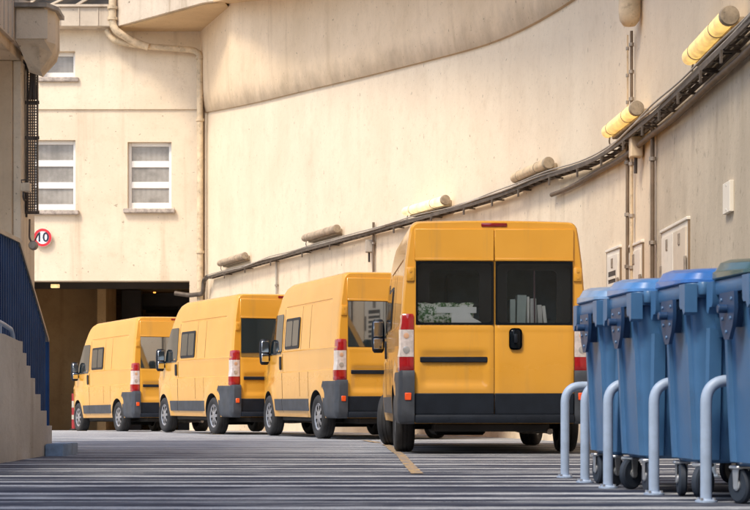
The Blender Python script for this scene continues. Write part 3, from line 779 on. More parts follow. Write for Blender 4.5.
# added out of view: wall for window reflections, block to shade the yard front
bm = BM(); box(bm, -30, 3.2, -15, -14.4, -.5, 6.5); box(bm, -30, 3.2, -15.1, -14.3, 6.5, 6.7)
o = finish('reflection_wall', bm, 'rough_concrete'); tag(o, 'plain rendered wall closing the yard opposite the tunnel', 'wall')

bm = BM(); box(bm, -17, -5.0, -14.2, 6.0, -.5, 10); box(bm, -17.3, -4.8, -14.25, 6.2, 10, 10.5)
o = finish('shade_block', bm, 'facade'); tag(o, 'unseen rendered block added to shade the front of the yard', 'building')

# ------------------------------------------------------------------ van
HW = [(.20, .965), (.33, .985), (.45, 1.005), (.7, 1.02), (1.0, 1.027), (1.05, 1.027), (1.062, 1.010), (1.2, 1.014), (1.37, 1.014), (1.385, 1.018), (1.40, 1.002), (1.7, .984), (2.05, .957), (2.30, .925), (2.42, .905), (2.6, .88)]
ZS = [.33, .36, .42, .5, .6, .7, .8, .9, 1.0, 1.05, 1.062, 1.12, 1.2, 1.3, 1.37, 1.385, 1.40, 1.5, 1.6, 1.7, 1.8, 1.9, 2.0, 2.05, 2.10, 2.108, 2.125, 2.133, 2.2, 2.28, 2.36]
ZT = [(0, 2.49), (.03, 2.505), (.1, 2.52), (3.0, 2.52), (3.25, 2.48), (3.4, 2.40), (4.28, 1.42), (4.4, 1.36), (4.75, 1.14), (4.88, .98), (4.96, .72)]
TP = [(0, .972), (.015, .988), (.035, .996), (.07, 1.0), (3.6, 1.0), (4.3, .965), (4.7, .89), (4.86, .80), (4.96, .66)]
RA, FA, ARCH_R, ARCH_Z = 1.015, 4.015, .405, .35
def hwf(z, y=1.5): return interp(HW, z)*interp(TP, y)
def flare(y, z):
    f = 0
    for ya in (RA, FA):
        d = math.hypot(y-ya, z-ARCH_Z)
        if z > .3: f = max(f, .022*max(0, min(1, (.60-d)/.09)))
    return f
def section(y):
    zt = interp(ZT, y); pts = []
    r = .10; top = zt-r
    for z in ZS:
        zz = z if top >= 2.36 else (z if z <= .7 else .7+(z-.7)*(top-.7)/(2.36-.7))
        if top < .8: zz = .33+(z-.33)*(top-.33)/(2.36-.33)
        x = hwf(zz, y)+flare(y, zz)
        if .42 < y < 3.05 and 2.104 < z < 2.13: x -= .012     # gutter groove
        pts.append((x, zz))
    xt = hwf(top, y)
    for k in range(1, 7):
        a = k/6*pi/2; pts.append((xt-(1-cos(a))*r*.9-.012*k/6, top+sin(a)*(r-.012)))
    for f_ in (.75, .5, .25): pts.append((pts[-1][0]*0+(xt-.1)*f_, zt-.012*f_*f_))
    pts.append((0, zt))
    return pts
def make_body(root):
    bm = BM(); Y = [0, .015, .035, .07, .12, .18] + [.24+.06*i for i in range(78)] + [4.92, 4.96]
    Y = sorted({round(y, 3) for y in Y if y <= 4.96}); rs = []
    for y in Y:
        p = section(y)
        r = [(x, y, z) for x, z in p] + [(-x, y, z) for x, z in reversed(p[:-1])]
        rs.append(r)
    rings(bm, rs)
    bmesh.ops.recalc_face_normals(bm, faces=bm.faces)
    me = bpy.data.meshes.new('van_body'); bm.to_mesh(me); bm.free()
    me.materials.append(M['yellow']); me.materials.append(M['cavity'])
    body = bpy.data.objects.new('tmp_body', me); COL.objects.link(body)
    cutters = []
    def cutter(bm):
        bmesh.ops.recalc_face_normals(bm, faces=bm.faces)
        m = bpy.data.meshes.new('cut'); bm.to_mesh(m); bm.free(); m.materials.append(M['yellow']); m.materials.append(M['cavity'])
        o = bpy.data.objects.new('tmp_cut', m); COL.objects.link(o); cutters.append(o)
        md = body.modifiers.new('b', 'BOOLEAN'); md.operation = 'DIFFERENCE'; md.object = o; md.solver = 'EXACT'; md.material_mode = 'INDEX'
    for sx in (-1, 1):
        for ya in (RA, FA):
            bm = BM(); lathe(bm, [(ARCH_R, sx*.62), (ARCH_R, sx*1.3)], 40, 'x', (0, ya, ARCH_Z), mi=1); cutter(bm)
    bm = BM(); box(bm, -.84, .84, -.2, 2.9, .60, 2.40, 0, 1); cutter(bm)
    dg = bpy.context.evaluated_depsgraph_get()
    me2 = bpy.data.meshes.new_from_object(body.evaluated_get(dg))
    for o in cutters + [body]: bpy.data.objects.remove(o)
    return link('body', me2, ['yellow', 'cavity'], root, 38)
def side_panel(rows, off, thick, sx, mi=0, bm=None):
    """panel on the van's side: rows = [(z, y_rear, y_front)]"""
    rs = []
    n = 8
    for z, y0, y1 in rows:
        rs.append([(sx*(hwf(z, y0+(y1-y0)*k/n)+off), y0+(y1-y0)*k/n, z) for k in range(n+1)])
    V1 = [[bm.verts.new(p) for p in r] for r in rs]
    V0 = [[bm.verts.new((p[0]-sx*thick, p[1], p[2])) for p in r] for r in rs]
    fs = []
    for i in range(len(rs)-1):
        for k in range(n):
            fs.append(bm.faces.new((V1[i][k], V1[i][k+1], V1[i+1][k+1], V1[i+1][k])))
            fs.append(bm.faces.new((V0[i][k], V0[i][k+1], V0[i+1][k+1], V0[i+1][k])))
        for k in (0, n): fs.append(bm.faces.new((V1[i][k], V1[i+1][k], V0[i+1][k], V0[i][k])))
    for i in (0, -1):
        for k in range(n): fs.append(bm.faces.new((V1[i][k], V1[i][k+1], V0[i][k+1], V0[i][k])))
    for f in fs: f.material_index = mi
def round_rows(z0, z1, ya0, ya1, yb0, yb1, r=.06, n=5):
    """rows of a quad panel with rounded corners; rear edge ya0 (bottom) to ya1 (top), front edge yb0 to yb1"""
    out = []
    zs = [z0+r*(1-cos(k/n*pi/2)) for k in range(n)] + [z0+r+(z1-z0-2*r)*k/4 for k in range(5)] + [z1-r*(1-cos((n-1-k)/n*pi/2)) for k in range(n)]
    for z in zs:
        f = (z-z0)/(z1-z0); d = 0
        if z < z0+r: d = r-math.sqrt(max(0, r*r-(z0+r-z)**2))
        if z > z1-r: d = r-math.sqrt(max(0, r*r-(z-(z1-r))**2))
        out.append((z, ya0+(ya1-ya0)*f+d, yb0+(yb1-yb0)*f-d))
    return out
def corner_wrap(bm, sx, zrows, outline, mif=None):
    rs = []
    for z in zrows: rs.append([(sx*x, y, z) for x, y in outline(z)])
    rings(bm, rs, True, True, 0, (lambda i, j: mif(i)) if mif else None)
def make_wheel(root, sx, y, steer=0):
    n = 40; x0 = sx*.80; s = sx
    prof = [(.215, .02), (.28, .005), (.315, .012), (.335, .03), (.342, .06), (.342, .085), (.336, .088), (.336, .098), (.342, .101), (.342, .13), (.336, .133), (.336, .143), (.342, .146), (.342, .17), (.335, .20), (.315, .218), (.285, .226), (.25, .222), (.215, .205), (.21, .12)]
    piv = bpy.data.objects.new('wheel', None)
    bm = BM(); lathe(bm, [(r, s*h) for r, h in prof], n, 'x', (0, 0, 0), caps=False)
    w = finish('wheel', bm, 'tyre', root, 40); w.location = (x0-s*0.0, y, .342); w.rotation_euler = (0, 0, steer)
    # rim: dished disc with holes
    bm = BM(); N = 56
    R = [.03, .06, .085, .115, .15, .178, .19, .205, .215]; H = [.205, .205, .198, .196, .196, .192, .198, .206, .20]
    P = [[(s*h, r*cos(2*pi*k/N), r*sin(2*pi*k/N)) for k in range(N)] for r, h in zip(R, H)]
    V = [[bm.verts.new(p) for p in row] for row in P]
    for i in range(len(R)-1):
        for k in range(N):
            if i in (3, 4) and (k % 7) in (1, 2, 3, 4): continue
            if i == 2 and (k % 7) in (2, 3): continue
            bm.faces.new((V[i][k], V[i][(k+1) % N], V[i+1][(k+1) % N], V[i+1][k]))
    bm.faces.new(V[0])
    rim = finish('rim', bm, 'hub', w, 40)
    bm = BM(); lathe(bm, [(.01, s*.165), (.20, s*.165)], 30, 'x', caps=True); finish('brake_disc', bm, 'hubdark', w)
    return w
def make_van():
    root = bpy.data.objects.new('delivery_van', None); COL.objects.link(root)
    root['category'] = 'van'; root['group'] = 'yellow delivery vans parked along the curved wall'
    make_body(root)
    # underbody
    bm = BM(); box(bm, -.62, .62, .15, 4.7, .24, .331, .02); box(bm, -.9, -.62, 1.45, 3.5, .27, .331); box(bm, .62, .9, 1.45, 3.5, .27, .331)
    box(bm, -.5, .1, 1.9, 2.9, .17, .25, .03)
    finish('underbody', bm, 'under', root)
    bm = BM(); tube(bm, [(-.85, RA, .30), (.85, RA, .30)], .05, 10); finish('rear_axle', bm, 'under', root, 50)
    bm = BM(); tube(bm, bend([(.45, 2.4, .25), (.45, .9, .23), (.62, .5, .25), (.62, .12, .24)], .15), .032, 10); finish('exhaust', bm, 'metal_galv', root, 50)
    # rear doors
    DZ0, DZ1, W0, W1 = .43, 2.415, 1.385, 2.07
    for sx in (-1, 1):
        a, b = .0035, .856
        bm = BM(); nx, nz = 26, 30
        def yfront(x, z):
            u = (x-a)/(b-a); v = (z-DZ0)/(W0-DZ0)
            y = -.020-.012*sin(pi*min(1, max(0, v)))
            if z > W0-.045: y -= .010*max(0, 1-abs(z-(W0-.022))/.022)
            dx = max(0, .10-u, u-.90); 
            ss = lambda e0, e1, q: (lambda k: k*k*(3-2*k))(max(0, min(1, (q-e0)/(e1-e0))))
            m_ = ss(.07, .13, u)*ss(.93, .87, u)*ss(.72, .77, z)*ss(1.12, 1.06, z)
            if sx < 0: y += .022*m_
            e = min(u*(b-a), (1-u)*(b-a), (z-DZ0), 9)
            y += .012*max(0, 1-e/.018)**2
            return y
        G = [[bm.verts.new((sx*(a+(b-a)*i/nx), yfront(a+(b-a)*i/nx, DZ0+(W0-DZ0)*j/nz), DZ0+(W0-DZ0)*j/nz)) for j in range(nz+1)] for i in range(nx+1)]
        for i in range(nx):
            for j in range(nz): bm.faces.new((G[i][j], G[i+1][j], G[i+1][j+1], G[i][j+1]))
        xa, xb = (a, b) if sx > 0 else (-b, -a)
        box(bm, xa, xb, -.006, .02, DZ0, W0-.003)
        # upper panel with pressed lip
        box(bm, xa, xb, -.022, .02, W1, DZ1, .006)
        box(bm, xa+.003, xb-.003, -.030, -.0215, W1+.004, W1+.034, .005)
        box(bm, xa, xa+.022, -.010, .02, W0, W1); box(bm, xb-.022, xb, -.010, .02, W0, W1)
        d = finish('rear_door', bm, 'yellow', root, 40)
        # window: black border with a clear rounded middle
        bm = BM(); x0, x1, z0, z1 = a+.006, b-.012, W0+.004, W1-.004
        cx0, cx1, cz0, cz1 = .165, .70, 1.405, 1.985
        nx, nz = 48, 40
        inner, outer, r_ = [], [], .045
        bx_, tx_, bz_, tz_ = x0+.022, x1-.022, z0+.022, z1-.022
        for (cx_, cz_, a0, ox, oz) in ((tx_-r_, tz_-r_, 0, x1, z1), (bx_+r_, tz_-r_, 90, x0, z1), (bx_+r_, bz_+r_, 180, x0, z0), (tx_-r_, bz_+r_, 270, x1, z0)):
            for k in range(7):
                an = radians(a0+15*k); inner.append((sx*(cx_+r_*cos(an)), -.024, cz_+r_*sin(an)))
                fx, fz = cos(an), sin(an); m_ = max(abs(fx), abs(fz)); outer.append((sx*(ox if abs(fx) > .7 else cx_+(ox-cx_)*abs(fx)/.7071), -.024, oz if abs(fz) > .7 else cz_+(oz-cz_)*abs(fz)/.7071))
        R_ = rings(bm, [outer, inner], True, False, 1)
        f = bm.faces.new(R_[1]); f.material_index = 0
        xa, xb = (x0, x1) if sx > 0 else (-x1, -x0)
        w = finish('window', bm, ['glass_refl', 'glass_refl'], d)
        w['tmp'] = 1
        bm = BM(); xa, xb = (.05, .80) if sx > 0 else (-.80, -.05)
        box(bm, a*sx if sx > 0 else -b, b if sx > 0 else -a, -.046, -.006, DZ0-.002, .655, .008); finish('door_trim', bm, 'blacktrim', d, 40)
        if sx < 0:
            bm = BM(); box(bm, -.80, -.075, -.038, -.006, .985, 1.045, .008); finish('grip_strip', bm, 'blacktrim', d, 40)
        else:
            bm = BM(); box(bm, .155, .295, -.062, -.01, 1.12, 1.352, .045, seg=4)
            h = finish('handle', bm, 'glass_black', d, 40)
            bm = BM(); box(bm, .205, .245, -.085, -.055, 1.19, 1.29, .012, seg=2); finish('handle_grip', bm, 'blacktrim', h, 40)
        for z in (1.93,):
            bm = BM(); box(bm, sx*.90-.045, sx*.90+.045, -.022, .01, z-.075, z+.075, .012, seg=2)
            lathe(bm, [(.016, -.028), (.016, -.02)], 8, 'y', (sx*.90, 0, z+.035)); lathe(bm, [(.016, -.028), (.016, -.02)], 8, 'y', (sx*.90, 0, z-.035))
            finish('hinge', bm, 'yellow', d, 40)
        # tail lamp
        bm = BM(); zr = [.885, .90, .955, 1.0, 1.04, 1.045, 1.15, 1.25, 1.335, 1.34, 1.40, 1.45, 1.49, 1.505]
        def ol(z):
            h_ = hwf(z)+.004; k = .010 if (z > 1.495 or z < .89) else 0
            return [(.866+k, -.014+k), (.90, -.026+k), (h_-.05, -.024+k), (h_-.012, -.008+k), (h_-k, .03), (h_+.004-k, .12), (h_-.02, .135), (h_-.06, .10), (.866, .03)]
        corner_wrap(bm, sx, zr, ol, lambda i: 1 if (5 <= i <= 7) else (2 if i in (4, 8) else 0))
        tl = finish('tail_lamp', bm, ['red', 'clear', 'redline'], root, 40)
        for z, mt, rr in ((1.27, 'amber', .030), (1.12, 'bezel', .038)):
            bm = BM(); lathe(bm, [(rr, -.024), (rr, -.0285), (rr*.7, -.030)], 18, 'y', (sx*.945, 0, z), caps=True)
            finish('reflector_bowl', bm, mt, tl, 40)
        # bumper corner
        bm = BM(); zr = [.325, .335, .36, .43, .50, .57, .64, .70, .76, .82, .875, .893, .90]
        def ob(z):
            k = {.325: .05, .335: .03, .36: .012, .875: .004, .893: .014, .90: .035}.get(z, 0)
            d_ = (ARCH_R+.035)**2-(z-ARCH_Z)**2
            L_ = min(.74, RA-math.sqrt(max(d_, 0))) if z > .36 else .50+.05*(z-.325)/.035
            if z > .87: L_ -= .03+.4*(z-.87)
            o_ = 1.045 - .012*(z > .6)
            return [(.86, -.075+k), (.93, -.082+k), (o_-.045, -.07+k), (o_-.012-k*.5, -.03), (o_-k, .03), (o_-k, .2), (o_-k*.8, L_-.05), (o_+.006-k*.8, L_-.02), (o_-.01-k, L_), (.97, L_), (.86, .02)]
        corner_wrap(bm, sx, zr, ob)
        bc = finish('bumper_corner', bm, 'greytrim', root, 35)
        bm = BM(); box(bm, sx*.93-.035, sx*.93+.035, -.092, -.078, .58, .66, .006); finish('reflector', bm, 'reflector', bc, 40)
        # side: rub strip, window, cab window, mirror, handle, gaps
        bm = BM(); side_panel(round_rows(.43, .62, 1.45, 1.45, 3.06, 3.06, .015, 3), .022, .05, sx, 0, bm); side_panel(round_rows(.43, .62, 3.085, 3.085, 3.53, 3.56, .015, 3), .022, .05, sx, 0, bm)
        finish('rub_strip', bm, 'greytrim', root, 40)
        bm = BM(); side_panel(round_rows(1.43, 1.93, 2.13, 2.13, 2.98, 2.98, .05, 5), .012, .02, sx, 0, bm)
        wf = finish('side_window', bm, 'blacktrim', root, 40)
        bm = BM(); side_panel(round_rows(1.475, 1.885, 2.18, 2.18, 2.52, 2.52, .03, 4), .016, .004, sx, 0, bm); side_panel(round_rows(1.475, 1.885, 2.56, 2.56, 2.93, 2.93, .03, 4), .016, .004, sx, 0, bm)
        finish('side_pane', bm, 'glass_dark', wf, 40)
        bm = BM(); side_panel(round_rows(1.36, 2.02, 3.18, 3.18, 4.20, 3.66, .05, 5), .008, .02, sx, 0, bm)
        finish('cab_window', bm, 'glass_dark', root, 40)
        gaps = [(3.085, 3.099, (.40, .7, 1.0, 1.045)), (3.085, 3.099, (1.07, 1.2, 1.36)), (3.085, 3.099, (1.41, 1.7, 2.09))]
        for y in (2.02, 1.52): gaps += [(y, y+.007, (1.41, 1.7, 2.09)), (y, y+.007, (.66, .8, 1.045))]
        for y0, y1, zz in gaps:
            bm = BM(); side_panel([(z, y0, y1) for z in zz], .0025, .01, sx, 0, bm); finish('door_gap', bm, 'gap', root)
        bm = BM(); side_panel(round_rows(1.10, 1.32, 3.16, 3.16, 3.25, 3.25, .03, 4), .022, .03, sx, 0, bm); finish('door_handle', bm, 'blacktrim', root, 40)
        bm = BM(); xm = sx*1.085
        rs = []
        for z, hwid, dp in ((1.20, .07, .05), (1.23, .10, .09), (1.35, .115, .11), (1.5, .115, .11), (1.60, .105, .10), (1.635, .07, .06)):
            rs.append([(xm+sx*(hwid*cos(a)*.76), 4.02+dp*sin(a)*(.9 if sin(a) > 0 else .45), z) for a in [2*pi*k/20 for k in range(20)]])
        rings(bm, rs); box(bm, min(sx*.93, sx*1.06), max(sx*.93, sx*1.06), 4.02, 4.10, 1.27, 1.33, .01)
        mr = finish('mirror', bm, 'blacktrim', root, 45)
        bm = BM(); box(bm, xm-.060, xm+.060, 3.962, 3.974, 1.41, 1.60, .004); box(bm, xm-.060, xm+.060, 3.962, 3.974, 1.25, 1.385, .004); finish('mirror_glass', bm, 'mirror', mr, 40)
        make_wheel(root, sx, RA); make_wheel(root, sx, FA)
    bm = BM(); box(bm, -.855, .855, -.10, .02, .335, .425, .018, seg=2); box(bm, -.84, .84, -.085, -.0, .4255, .432)
    for x in (-.5, -.25, .25, .5): lathe(bm, [(.018, -.104), (.022, -.098)], 10, 'y', (x, 0, .38))
    finish('rear_bumper', bm, 'blacktrim', root, 40)
    bm = BM(); box(bm, -.14, .14, -.012, .03, 2.440, 2.482, .010, seg=2); finish('brake_lamp', bm, 'redline', root, 40)
    # windscreen and nose
    bm = BM(); rs = []
    for y in (3.44, 3.7, 4.0, 4.24):
        z = interp(ZT, y); w_ = hwf(z, y)-.16
        rs.append([(-w_, y-.0, z-.004), (-w_*.5, y, z+.009), (0, y, z+.012), (w_*.5, y, z+.009), (w_, y, z-.004)])
    rings(bm, rs, closed=False, caps=False); finish('windscreen', bm, 'glass_dark', root, 60)
    bm = BM(); box(bm, -.62, .62, 4.80, 4.985, .30, .62, .04, seg=2); finish('front_bumper', bm, 'blacktrim', root, 40)
    return root
van = make_van()
VX = [
    (.245+1.035*cos(radians(2.2)), 18.75, 2.2, 'nearest yellow van, leafy parcels and folders showing in its dark rear windows'),
    (-.590+1.035*cos(radians(18)), 25.95, 18, 'yellow van just ahead of the nearest van, second from the right'),
    (-2.54+1.035*cos(radians(24)), 30.75, 24, 'second farthest yellow van, its nose level with the next van\'s mirror'),
    (-5.22+1.035*cos(radians(26.5)), 37.6, 26.5, 'farthest yellow van with its nose in the dark tunnel mouth'),
]
vans = []
for i, (x, y, a, lab) in enumerate(VX):
    o = van if i == 0 else copy_tree(van)
    a_ = radians(a); cx, cy = x, y+1.035*sin(a_)
    o.location = (cx, cy, gz(cy+2)); o.rotation_euler = (0, 0, a_); o['label'] = lab
    if i == 3: o.rotation_euler = (-.010, 0, a_); 
    vans.append(o)
for w in vans[0].children:
    if w.name.startswith('wheel') and w.location.y > 3: w.rotation_euler = (0, 0, radians(-19))
# rear panes: clear glass with a black border on the nearest van, coated glass on the others
for i, o in enumerate(vans):
    for d in o.children:
        if not d.name.startswith('rear_door'): continue
        for w in d.children:
            if w.name.startswith('window'):
                if 'tmp' in w: del w['tmp']
                if i == 0:
                    w.data = w.data.copy(); w.data.materials[0] = M['glass']; w.data.materials[1] = M['glass_black']
# things inside the nearest van (world placement through the van's frame)
Mv = Matrix.Translation(vans[0].location) @ Matrix.Rotation(vans[0].rotation_euler.z, 4, 'Z')
def inside(name, bm, mat, label, cat, group=None, smooth=40, sub=None):
    bmesh.ops.transform(bm, matrix=Mv, verts=bm.verts)
    o = finish(name, bm, mat, smooth=smooth); return tag(o, label, cat, group)
M['teal_inside'] = simple('cargo_bulkhead_teal', (.10, .17, .185), .6, var=.3, vscale=2)
for i, o in enumerate(vans[:1]):
    for sx in (-1, 1):
        bm = BM(); inner, outer, r_ = [], [], .06
        for (cx_, cz_, a0, ox, oz) in ((.69-r_, 1.985-r_, 0, .838, 2.39), (.15+r_, 1.985-r_, 90, .012, 2.39), (.15+r_, 1.41+r_, 180, .012, 1.30), (.69-r_, 1.41+r_, 270, .838, 1.30)):
            for k in range(7):
                an = radians(a0+15*k); inner.append((sx*(cx_+r_*cos(an)), .115, cz_+r_*sin(an)))
                fx, fz = cos(an), sin(an); outer.append((sx*(ox if abs(fx) > .7 else cx_+(ox-cx_)*abs(fx)/.7071), .115, oz if abs(fz) > .7 else cz_+(oz-cz_)*abs(fz)/.7071))
        rings(bm, [outer, inner, [(x, .14, z) for x, y, z in inner]], True, False)
        finish('door_lining', bm, 'cavity', o)
    bm = BM(); box(bm, -.83, .83, .95, 1.0, .62, 2.38); box(bm, -.45, -.05, .92, .95, 1.62, 2.0, .03); box(bm, -.70, .74, .90, .95, 1.50, 1.53)
    finish('bulkhead', bm, 'teal_inside', o)
bm = BM(); rs = []
for k in range(9):
    x = -.82+.60*k/8; r = []
    for j in range(14):
        a = 2*pi*j/14; r.append((x+.012*sin(j*3+k), .058+.040*cos(a)+.004*sin(k*2.3+j), 1.50+.125*sin(a)*(1 if sin(a) > 0 else .9)+.012*sin(k*1.7+j*2.1)))
    rs.append(r)
rings(bm, rs); inside('wrapped_parcel', bm, 'leafprint', 'green and white leaf patterned parcel behind the left rear window of the nearest van', 'parcel')
bm = BM(); prism(bm, [(-.46, 1.39), (-.10, 1.39), (-.16, 1.43), (-.24, 1.47), (-.29, 1.60), (-.34, 1.60), (-.46, 1.50)], .008, .012, 'y')
inside('paper_sheet', bm, 'paper', 'crumpled white sheet beside the leafy parcel in the nearest van', 'paper')
bm = BM(); box(bm, -.62, -.19, .006, .0075, 1.515, 1.58); inside('paper_strip', bm, 'paper', 'pale paper strip lying across the leafy parcel in the nearest van', 'paper')
bm = BM(); box(bm, -.83, -.1, .022, .10, 1.30, 1.375); box(bm, .05, .83, .145, .6, 1.30, 1.392)
inside('cargo_shelf', bm, 'cavity', 'dark shelf under the parcels behind the nearest van\'s rear windows', 'shelf')
x = .19
for k, (w_, h_, mt, ln, lab) in enumerate(((.06, .28, 'folder_teal', 0, 'pale teal folder standing leftmost behind the right rear window'), (.10, .33, 'folder_teal', -.03, 'widest pale folder behind the right rear window'), (.025, .31, 'paper', .0, 'thin white folder beside the widest folder in the nearest van'), (.07, .29, 'folder_grey', .02, 'grey folder in the middle of the row inside the nearest van'), (.05, .22, 'folder_grey', .06, 'short grey folder leaning beside the violet pole'), (.04, .21, 'paper', .12, 'short white folder leaning at the right end of the row'))):
    bm = BM(); box(bm, 0, w_, .16+.02*(k % 2), .40, 0, h_, .004)
    bmesh.ops.transform(bm, matrix=Matrix.Translation((x, 0, 1.393)) @ Matrix.Rotation(-ln, 4, 'Y'), verts=bm.verts); x += w_+.013
    inside('folder', bm, mt, lab, 'folder', 'folders in the nearest van')
bm = BM(); tube(bm, [(.455, .145, 1.393), (.450, .145, 2.1)], .009, 8); inside('pole', bm, 'pole_violet', 'thin violet pole standing behind the right rear window', 'pole')

# ------------------------------------------------------------------ waste containers
def make_bin():
    root = bpy.data.objects.new('waste_container', None); COL.objects.link(root)
    root['category'] = 'waste bin'; root['group'] = 'blue waste containers in a row'
    Lx = 1.18
    def rr(z, x0, x1, hy, r, n=5):
        out = []
        for cx, cy, a0 in ((x1-r, hy-r, 0), (x0+r, hy-r, 90), (x0+r, -hy+r, 180), (x1-r, -hy+r, 270)):
            for k in range(n+1):
                a = radians(a0+90*k/n); out.append((cx+r*cos(a), cy+r*sin(a), z))
        return out
    bm = BM()
    prof = [(.205, .115, .235, .05), (.225, .09, .255, .06), (.30, .085, .262, .06), (.6, .07, .283, .06), (.95, .055, .305, .06), (1.10, .045, .318, .06), (1.13, .045, .318, .06)]
    rings(bm, [rr(z, x0, Lx-x0*.8, hy, r) for z, x0, hy, r in prof])
    # corner column ribs and panel ribs on the faces
    for yy, ww in ((-.20, .035), (.20, .035)):
        rs = []
        for z, x0, hy, r in prof[1:-1]: rs.append([(x0-.022, yy-ww*.6, z), (x0-.022, yy+ww*.6, z), (x0+.02, yy+ww, z), (x0+.02, yy-ww, z)])
        rings(bm, rs)
    for xx in (.17, .45, .75):
        for sy in (-1, 1):
            rs = []
            for z, x0, hy, r in prof[1:5]: rs.append([(xx-.05, sy*hy, z), (xx-.035, sy*(hy+.022), z), (xx+.035, sy*(hy+.022), z), (xx+.05, sy*hy, z)])
            rings(bm, rs)
    finish('tub', bm, 'bin', root, 40)
    # rim
    bm = BM(); 
    rings(bm, [rr(z, x0, Lx-x0, hy, .05) for z, x0, hy in ((1.118, .03, .33), (1.118, .0, .352), (1.135, -.006, .357), (1.185, -.006, .357), (1.195, .0, .352), (1.195, .03, .32))])
    rim = finish('rim', bm, 'bin', root, 40)
    # corner lifting blocks
    for sy in (-1, 1):
        bm = BM()
        prism(bm, [(sy*.25, 1.19), (sy*.365, 1.19), (sy*.365, 1.035), (sy*.335, 1.02), (sy*.31, 1.055), (sy*.27, 1.055), (sy*.255, 1.075)], -.022, .05, 'x')
        finish('lifting_block', bm, 'bin', root, 35)
        bm = BM(); prism(bm, [(.16, 1.21), (.275, 1.21), (.275, 1.09), (.24, 1.01), (.20, 1.045), (.16, 1.06)], sy*.31, sy*.385, 'y'); finish('lifting_block', bm, 'bin', root, 35)
        bm = BM(); lathe(bm, [(.03, .0), (.034, .005), (.034, .065), (.03, .07)], 14, 'z', (.09, sy*.355, 1.13)); finish('hinge_barrel', bm, 'bin', root, 40)
        bm = BM(); prism(bm, [(.16, 1.005), (.26, 1.005), (.23, .90), (.19, .90)], sy*.30, sy*.335, 'y'); finish('gusset', bm, 'bin', root, 35)
    # trunnion shield and pin
    bm = BM()
    out = [(-.125, 1.117), (.125, 1.117), (.135, 1.03), (.10, .94), (.04, .87), (-.04, .87), (-.10, .94), (-.135, 1.03)]
    prism(bm, out, -.025, -.004, 'x'); prism(bm, [(y*.45, 1.0+(z-1.0)*.5) for y, z in out], -.004, .07, 'x')
    tr_ = finish('trunnion_plate', bm, 'bin_dark', root, 35)
    bm = BM(); lathe(bm, [(.022, -.026), (.024, -.07), (.02, -.075)], 14, 'x', (0, 0, 1.03)); finish('trunnion_pin', bm, 'bin_dark', tr_, 40)
    for y, z in ((.07, .98), (-.07, .98), (0, .91), (.085, 1.08), (-.085, 1.08)):
        bm = BM(); lathe(bm, [(.010, -.0255), (.008, -.032)], 8, 'x', (0, y, z)); finish('plate_bolt', bm, 'bin', tr_, 40)
    # lid: a pillow-shaped dome
    bm = BM(); rs = []
    for z, sc, in ((1.197, 1.0), (1.203, 1.014), (1.228, 1.010), (1.234, .985), (1.272, .945), (1.290, .86), (1.300, .62), (1.303, .25)):
        x0 = Lx/2-(Lx/2+.012)*sc; hy = .350*(1-(1-sc)*.9)
        ring = rr(z, x0, Lx-x0, hy, .09*sc+.01)
        rs.append([(x, y, zz+.014*sin(x*9)*(z-1.2)*6*.35+ (.022*(y/.35))*min(1, (z-1.197)/.05)) for x, y, zz in ring])
    rings(bm, rs); 
    lid = finish('lid', bm, 'lid_blue', root, 32)
    bm = BM()
    for xx in (.3, .8): 
        tube(bm, bend([(xx-.08, -.362, 1.225), (xx-.08, -.40, 1.235), (xx+.08, -.40, 1.235), (xx+.08, -.362, 1.225)], .03), .012, 7)
    finish('lid_handle', bm, 'bin', lid, 50)
    # casters
    for x in (.13, Lx-.13):
        for y in (-.21, .23):
            bm = BM(); tyre = [(.045, -.022), (.085, -.024), (.098, -.014), (.098, .014), (.085, .024), (.045, .022)]
            lathe(bm, tyre, 24, 'x', (0, 0, 0)); cst = finish('caster', bm, 'caster_rubber', root, 40); cst.location = (x, y, .099); cst.rotation_euler = (0, 0, radians(random.choice((-35, 50, 20, -60))))
            bm = BM(); lathe(bm, [(.012, -.034), (.03, -.03), (.03, .03), (.012, .034)], 14, 'x')
            for sx in (-1, 1): prism(bm, [(-.018, -.02), (.018, -.02), (.03, .085), (-.03, .085)], sx*.030, sx*.035, 'x')
            box(bm, -.05, .05, -.045, .045, .085, .105, .006); finish('caster_fork', bm, 'caster_steel', cst, 40)
    return root
bn = make_bin()
BINS = [(1.436, 11.81, 5.5, 'lid_pale', 'blue waste container with a faded pale lid, farthest in the row'), (1.541, 11.01, 6, 'lid_mid', 'blue waste container with a mid blue lid, second farthest in the row'),
        (1.726, 10.21, 6, 'lid_blue', 'blue waste container with a bright blue lid next to the dark green lid'), (1.914, 9.41, 6.5, 'lid_green', 'nearest blue waste container with a dark green lid')]
for i, (x, y, a, lm, lab) in enumerate(BINS):
    o = bn if i == 0 else copy_tree(bn)
    o.location = (x, y, 0); o.rotation_euler = (0, 0, radians(a)); o.scale = (1, 1, 1.03); o['label'] = lab
    for c in o.children:
        if c.name.startswith('lid'):
            if i: c.data = c.data.copy()
            c.data.materials[0] = M[lm]
        if c.name.startswith('caster'): c.rotation_euler = (0, 0, radians(random.uniform(-60, 60)))
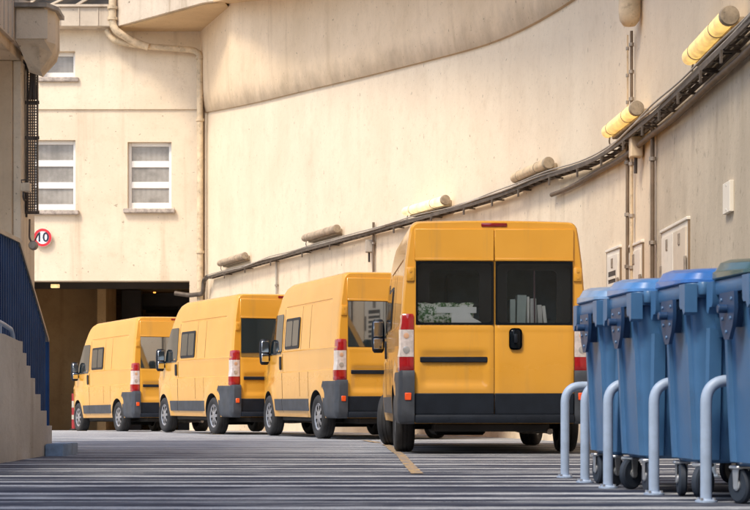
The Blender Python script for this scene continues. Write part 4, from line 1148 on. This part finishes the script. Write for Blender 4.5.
# hoops
def make_hoop():
    root = bpy.data.objects.new('hoop_rail', None); COL.objects.link(root); root['category'] = 'hoop rail'; root['group'] = 'pale blue hoop rails between the containers'
    bm = BM(); tube(bm, bend([(0, 0, .005), (0, 0, .68), (1.12, 0, .68), (1.12, 0, .005)], .13, 10), .0325, 16); finish('hoop_tube', bm, 'rail', root, 60)
    for x in (0, 1.12):
        bm = BM(); lathe(bm, [(.062, 0), (.062, .010), (.036, .014), (.0335, .02)], 20, 'z', (x, 0, 0)); bp = finish('base_plate', bm, 'rail', root, 40)
        bm = BM()
        for a in (45, 135, 225, 315): lathe(bm, [(.010, .010), (.010, .026)], 6, 'z', (x+.05*cos(radians(a)), .05*sin(radians(a)), 0))
        finish('anchor_bolt', bm, 'bolt', bp)
    return root
hp = make_hoop()
for i, (x, y, lab) in enumerate(((1.411, 13.0, 'pale blue hoop rail standing free beyond the farthest container'), (1.464, 12.2, 'pale blue hoop rail directly behind the container with the faded lid'), (1.518, 11.4, 'pale blue hoop rail between the two farthest containers'), (1.690, 10.6, 'pale blue hoop rail between the mid blue and the bright blue lidded containers'), (1.854, 9.8, 'nearest pale blue hoop rail, before the bright blue lidded container'))):
    o = hp if i == 0 else copy_tree(hp)
    o.location = (x, y, 0); o.rotation_euler = (0, 0, radians(6)); o['label'] = lab

# ------------------------------------------------------------------ light, camera, render settings
SUN_EL, SUN_AZ = 50.0, None
to_sun = Vector((-.55, -.72, 1.15)).normalized()
el = math.asin(to_sun.z); 
wd = bpy.data.worlds.new('World'); scene.world = wd; wd.use_nodes = True
nt = wd.node_tree; bg = nt.nodes['Background']
sky = nt.nodes.new('ShaderNodeTexSky'); sky.sky_type = 'NISHITA'; sky.sun_disc = False
sky.sun_elevation = el; sky.sun_rotation = math.atan2(to_sun.x, to_sun.y)
sky.air_density = 1.0; sky.dust_density = 2.5; sky.ozone_density = 1.0
nt.links.new(sky.outputs[0], bg.inputs[0]); bg.inputs[1].default_value = .15
sd = bpy.data.lights.new('sun', 'SUN'); sd.energy = 1.5; sd.angle = radians(13); sd.color = (1, .90, .74)
so = bpy.data.objects.new('sun', sd); COL.objects.link(so)
so.rotation_euler = (-to_sun).to_track_quat('-Z', 'Y').to_euler(); so.location = (-20, -20, 30)
cd = bpy.data.cameras.new('camera'); cam = bpy.data.objects.new('camera', cd); COL.objects.link(cam)
cam.location = (0, 0, CAMZ); cam.rotation_euler = (radians(90), 0, 0)
cd.sensor_width = 36; cd.lens = 36*1750/750; cd.shift_y = (402-255)/750; cd.clip_end = 500; cd.clip_start = .1
cd.dof.use_dof = True; cd.dof.focus_distance = 24; cd.dof.aperture_fstop = 8.0
scene.camera = cam
scene.view_settings.view_transform = 'Standard'; scene.view_settings.look = 'None'; scene.view_settings.exposure = .88; scene.view_settings.gamma = 1
scene.view_settings.use_curve_mapping = False
scene.cycles.max_bounces = 10; scene.cycles.diffuse_bounces = 6; scene.cycles.use_denoising = True
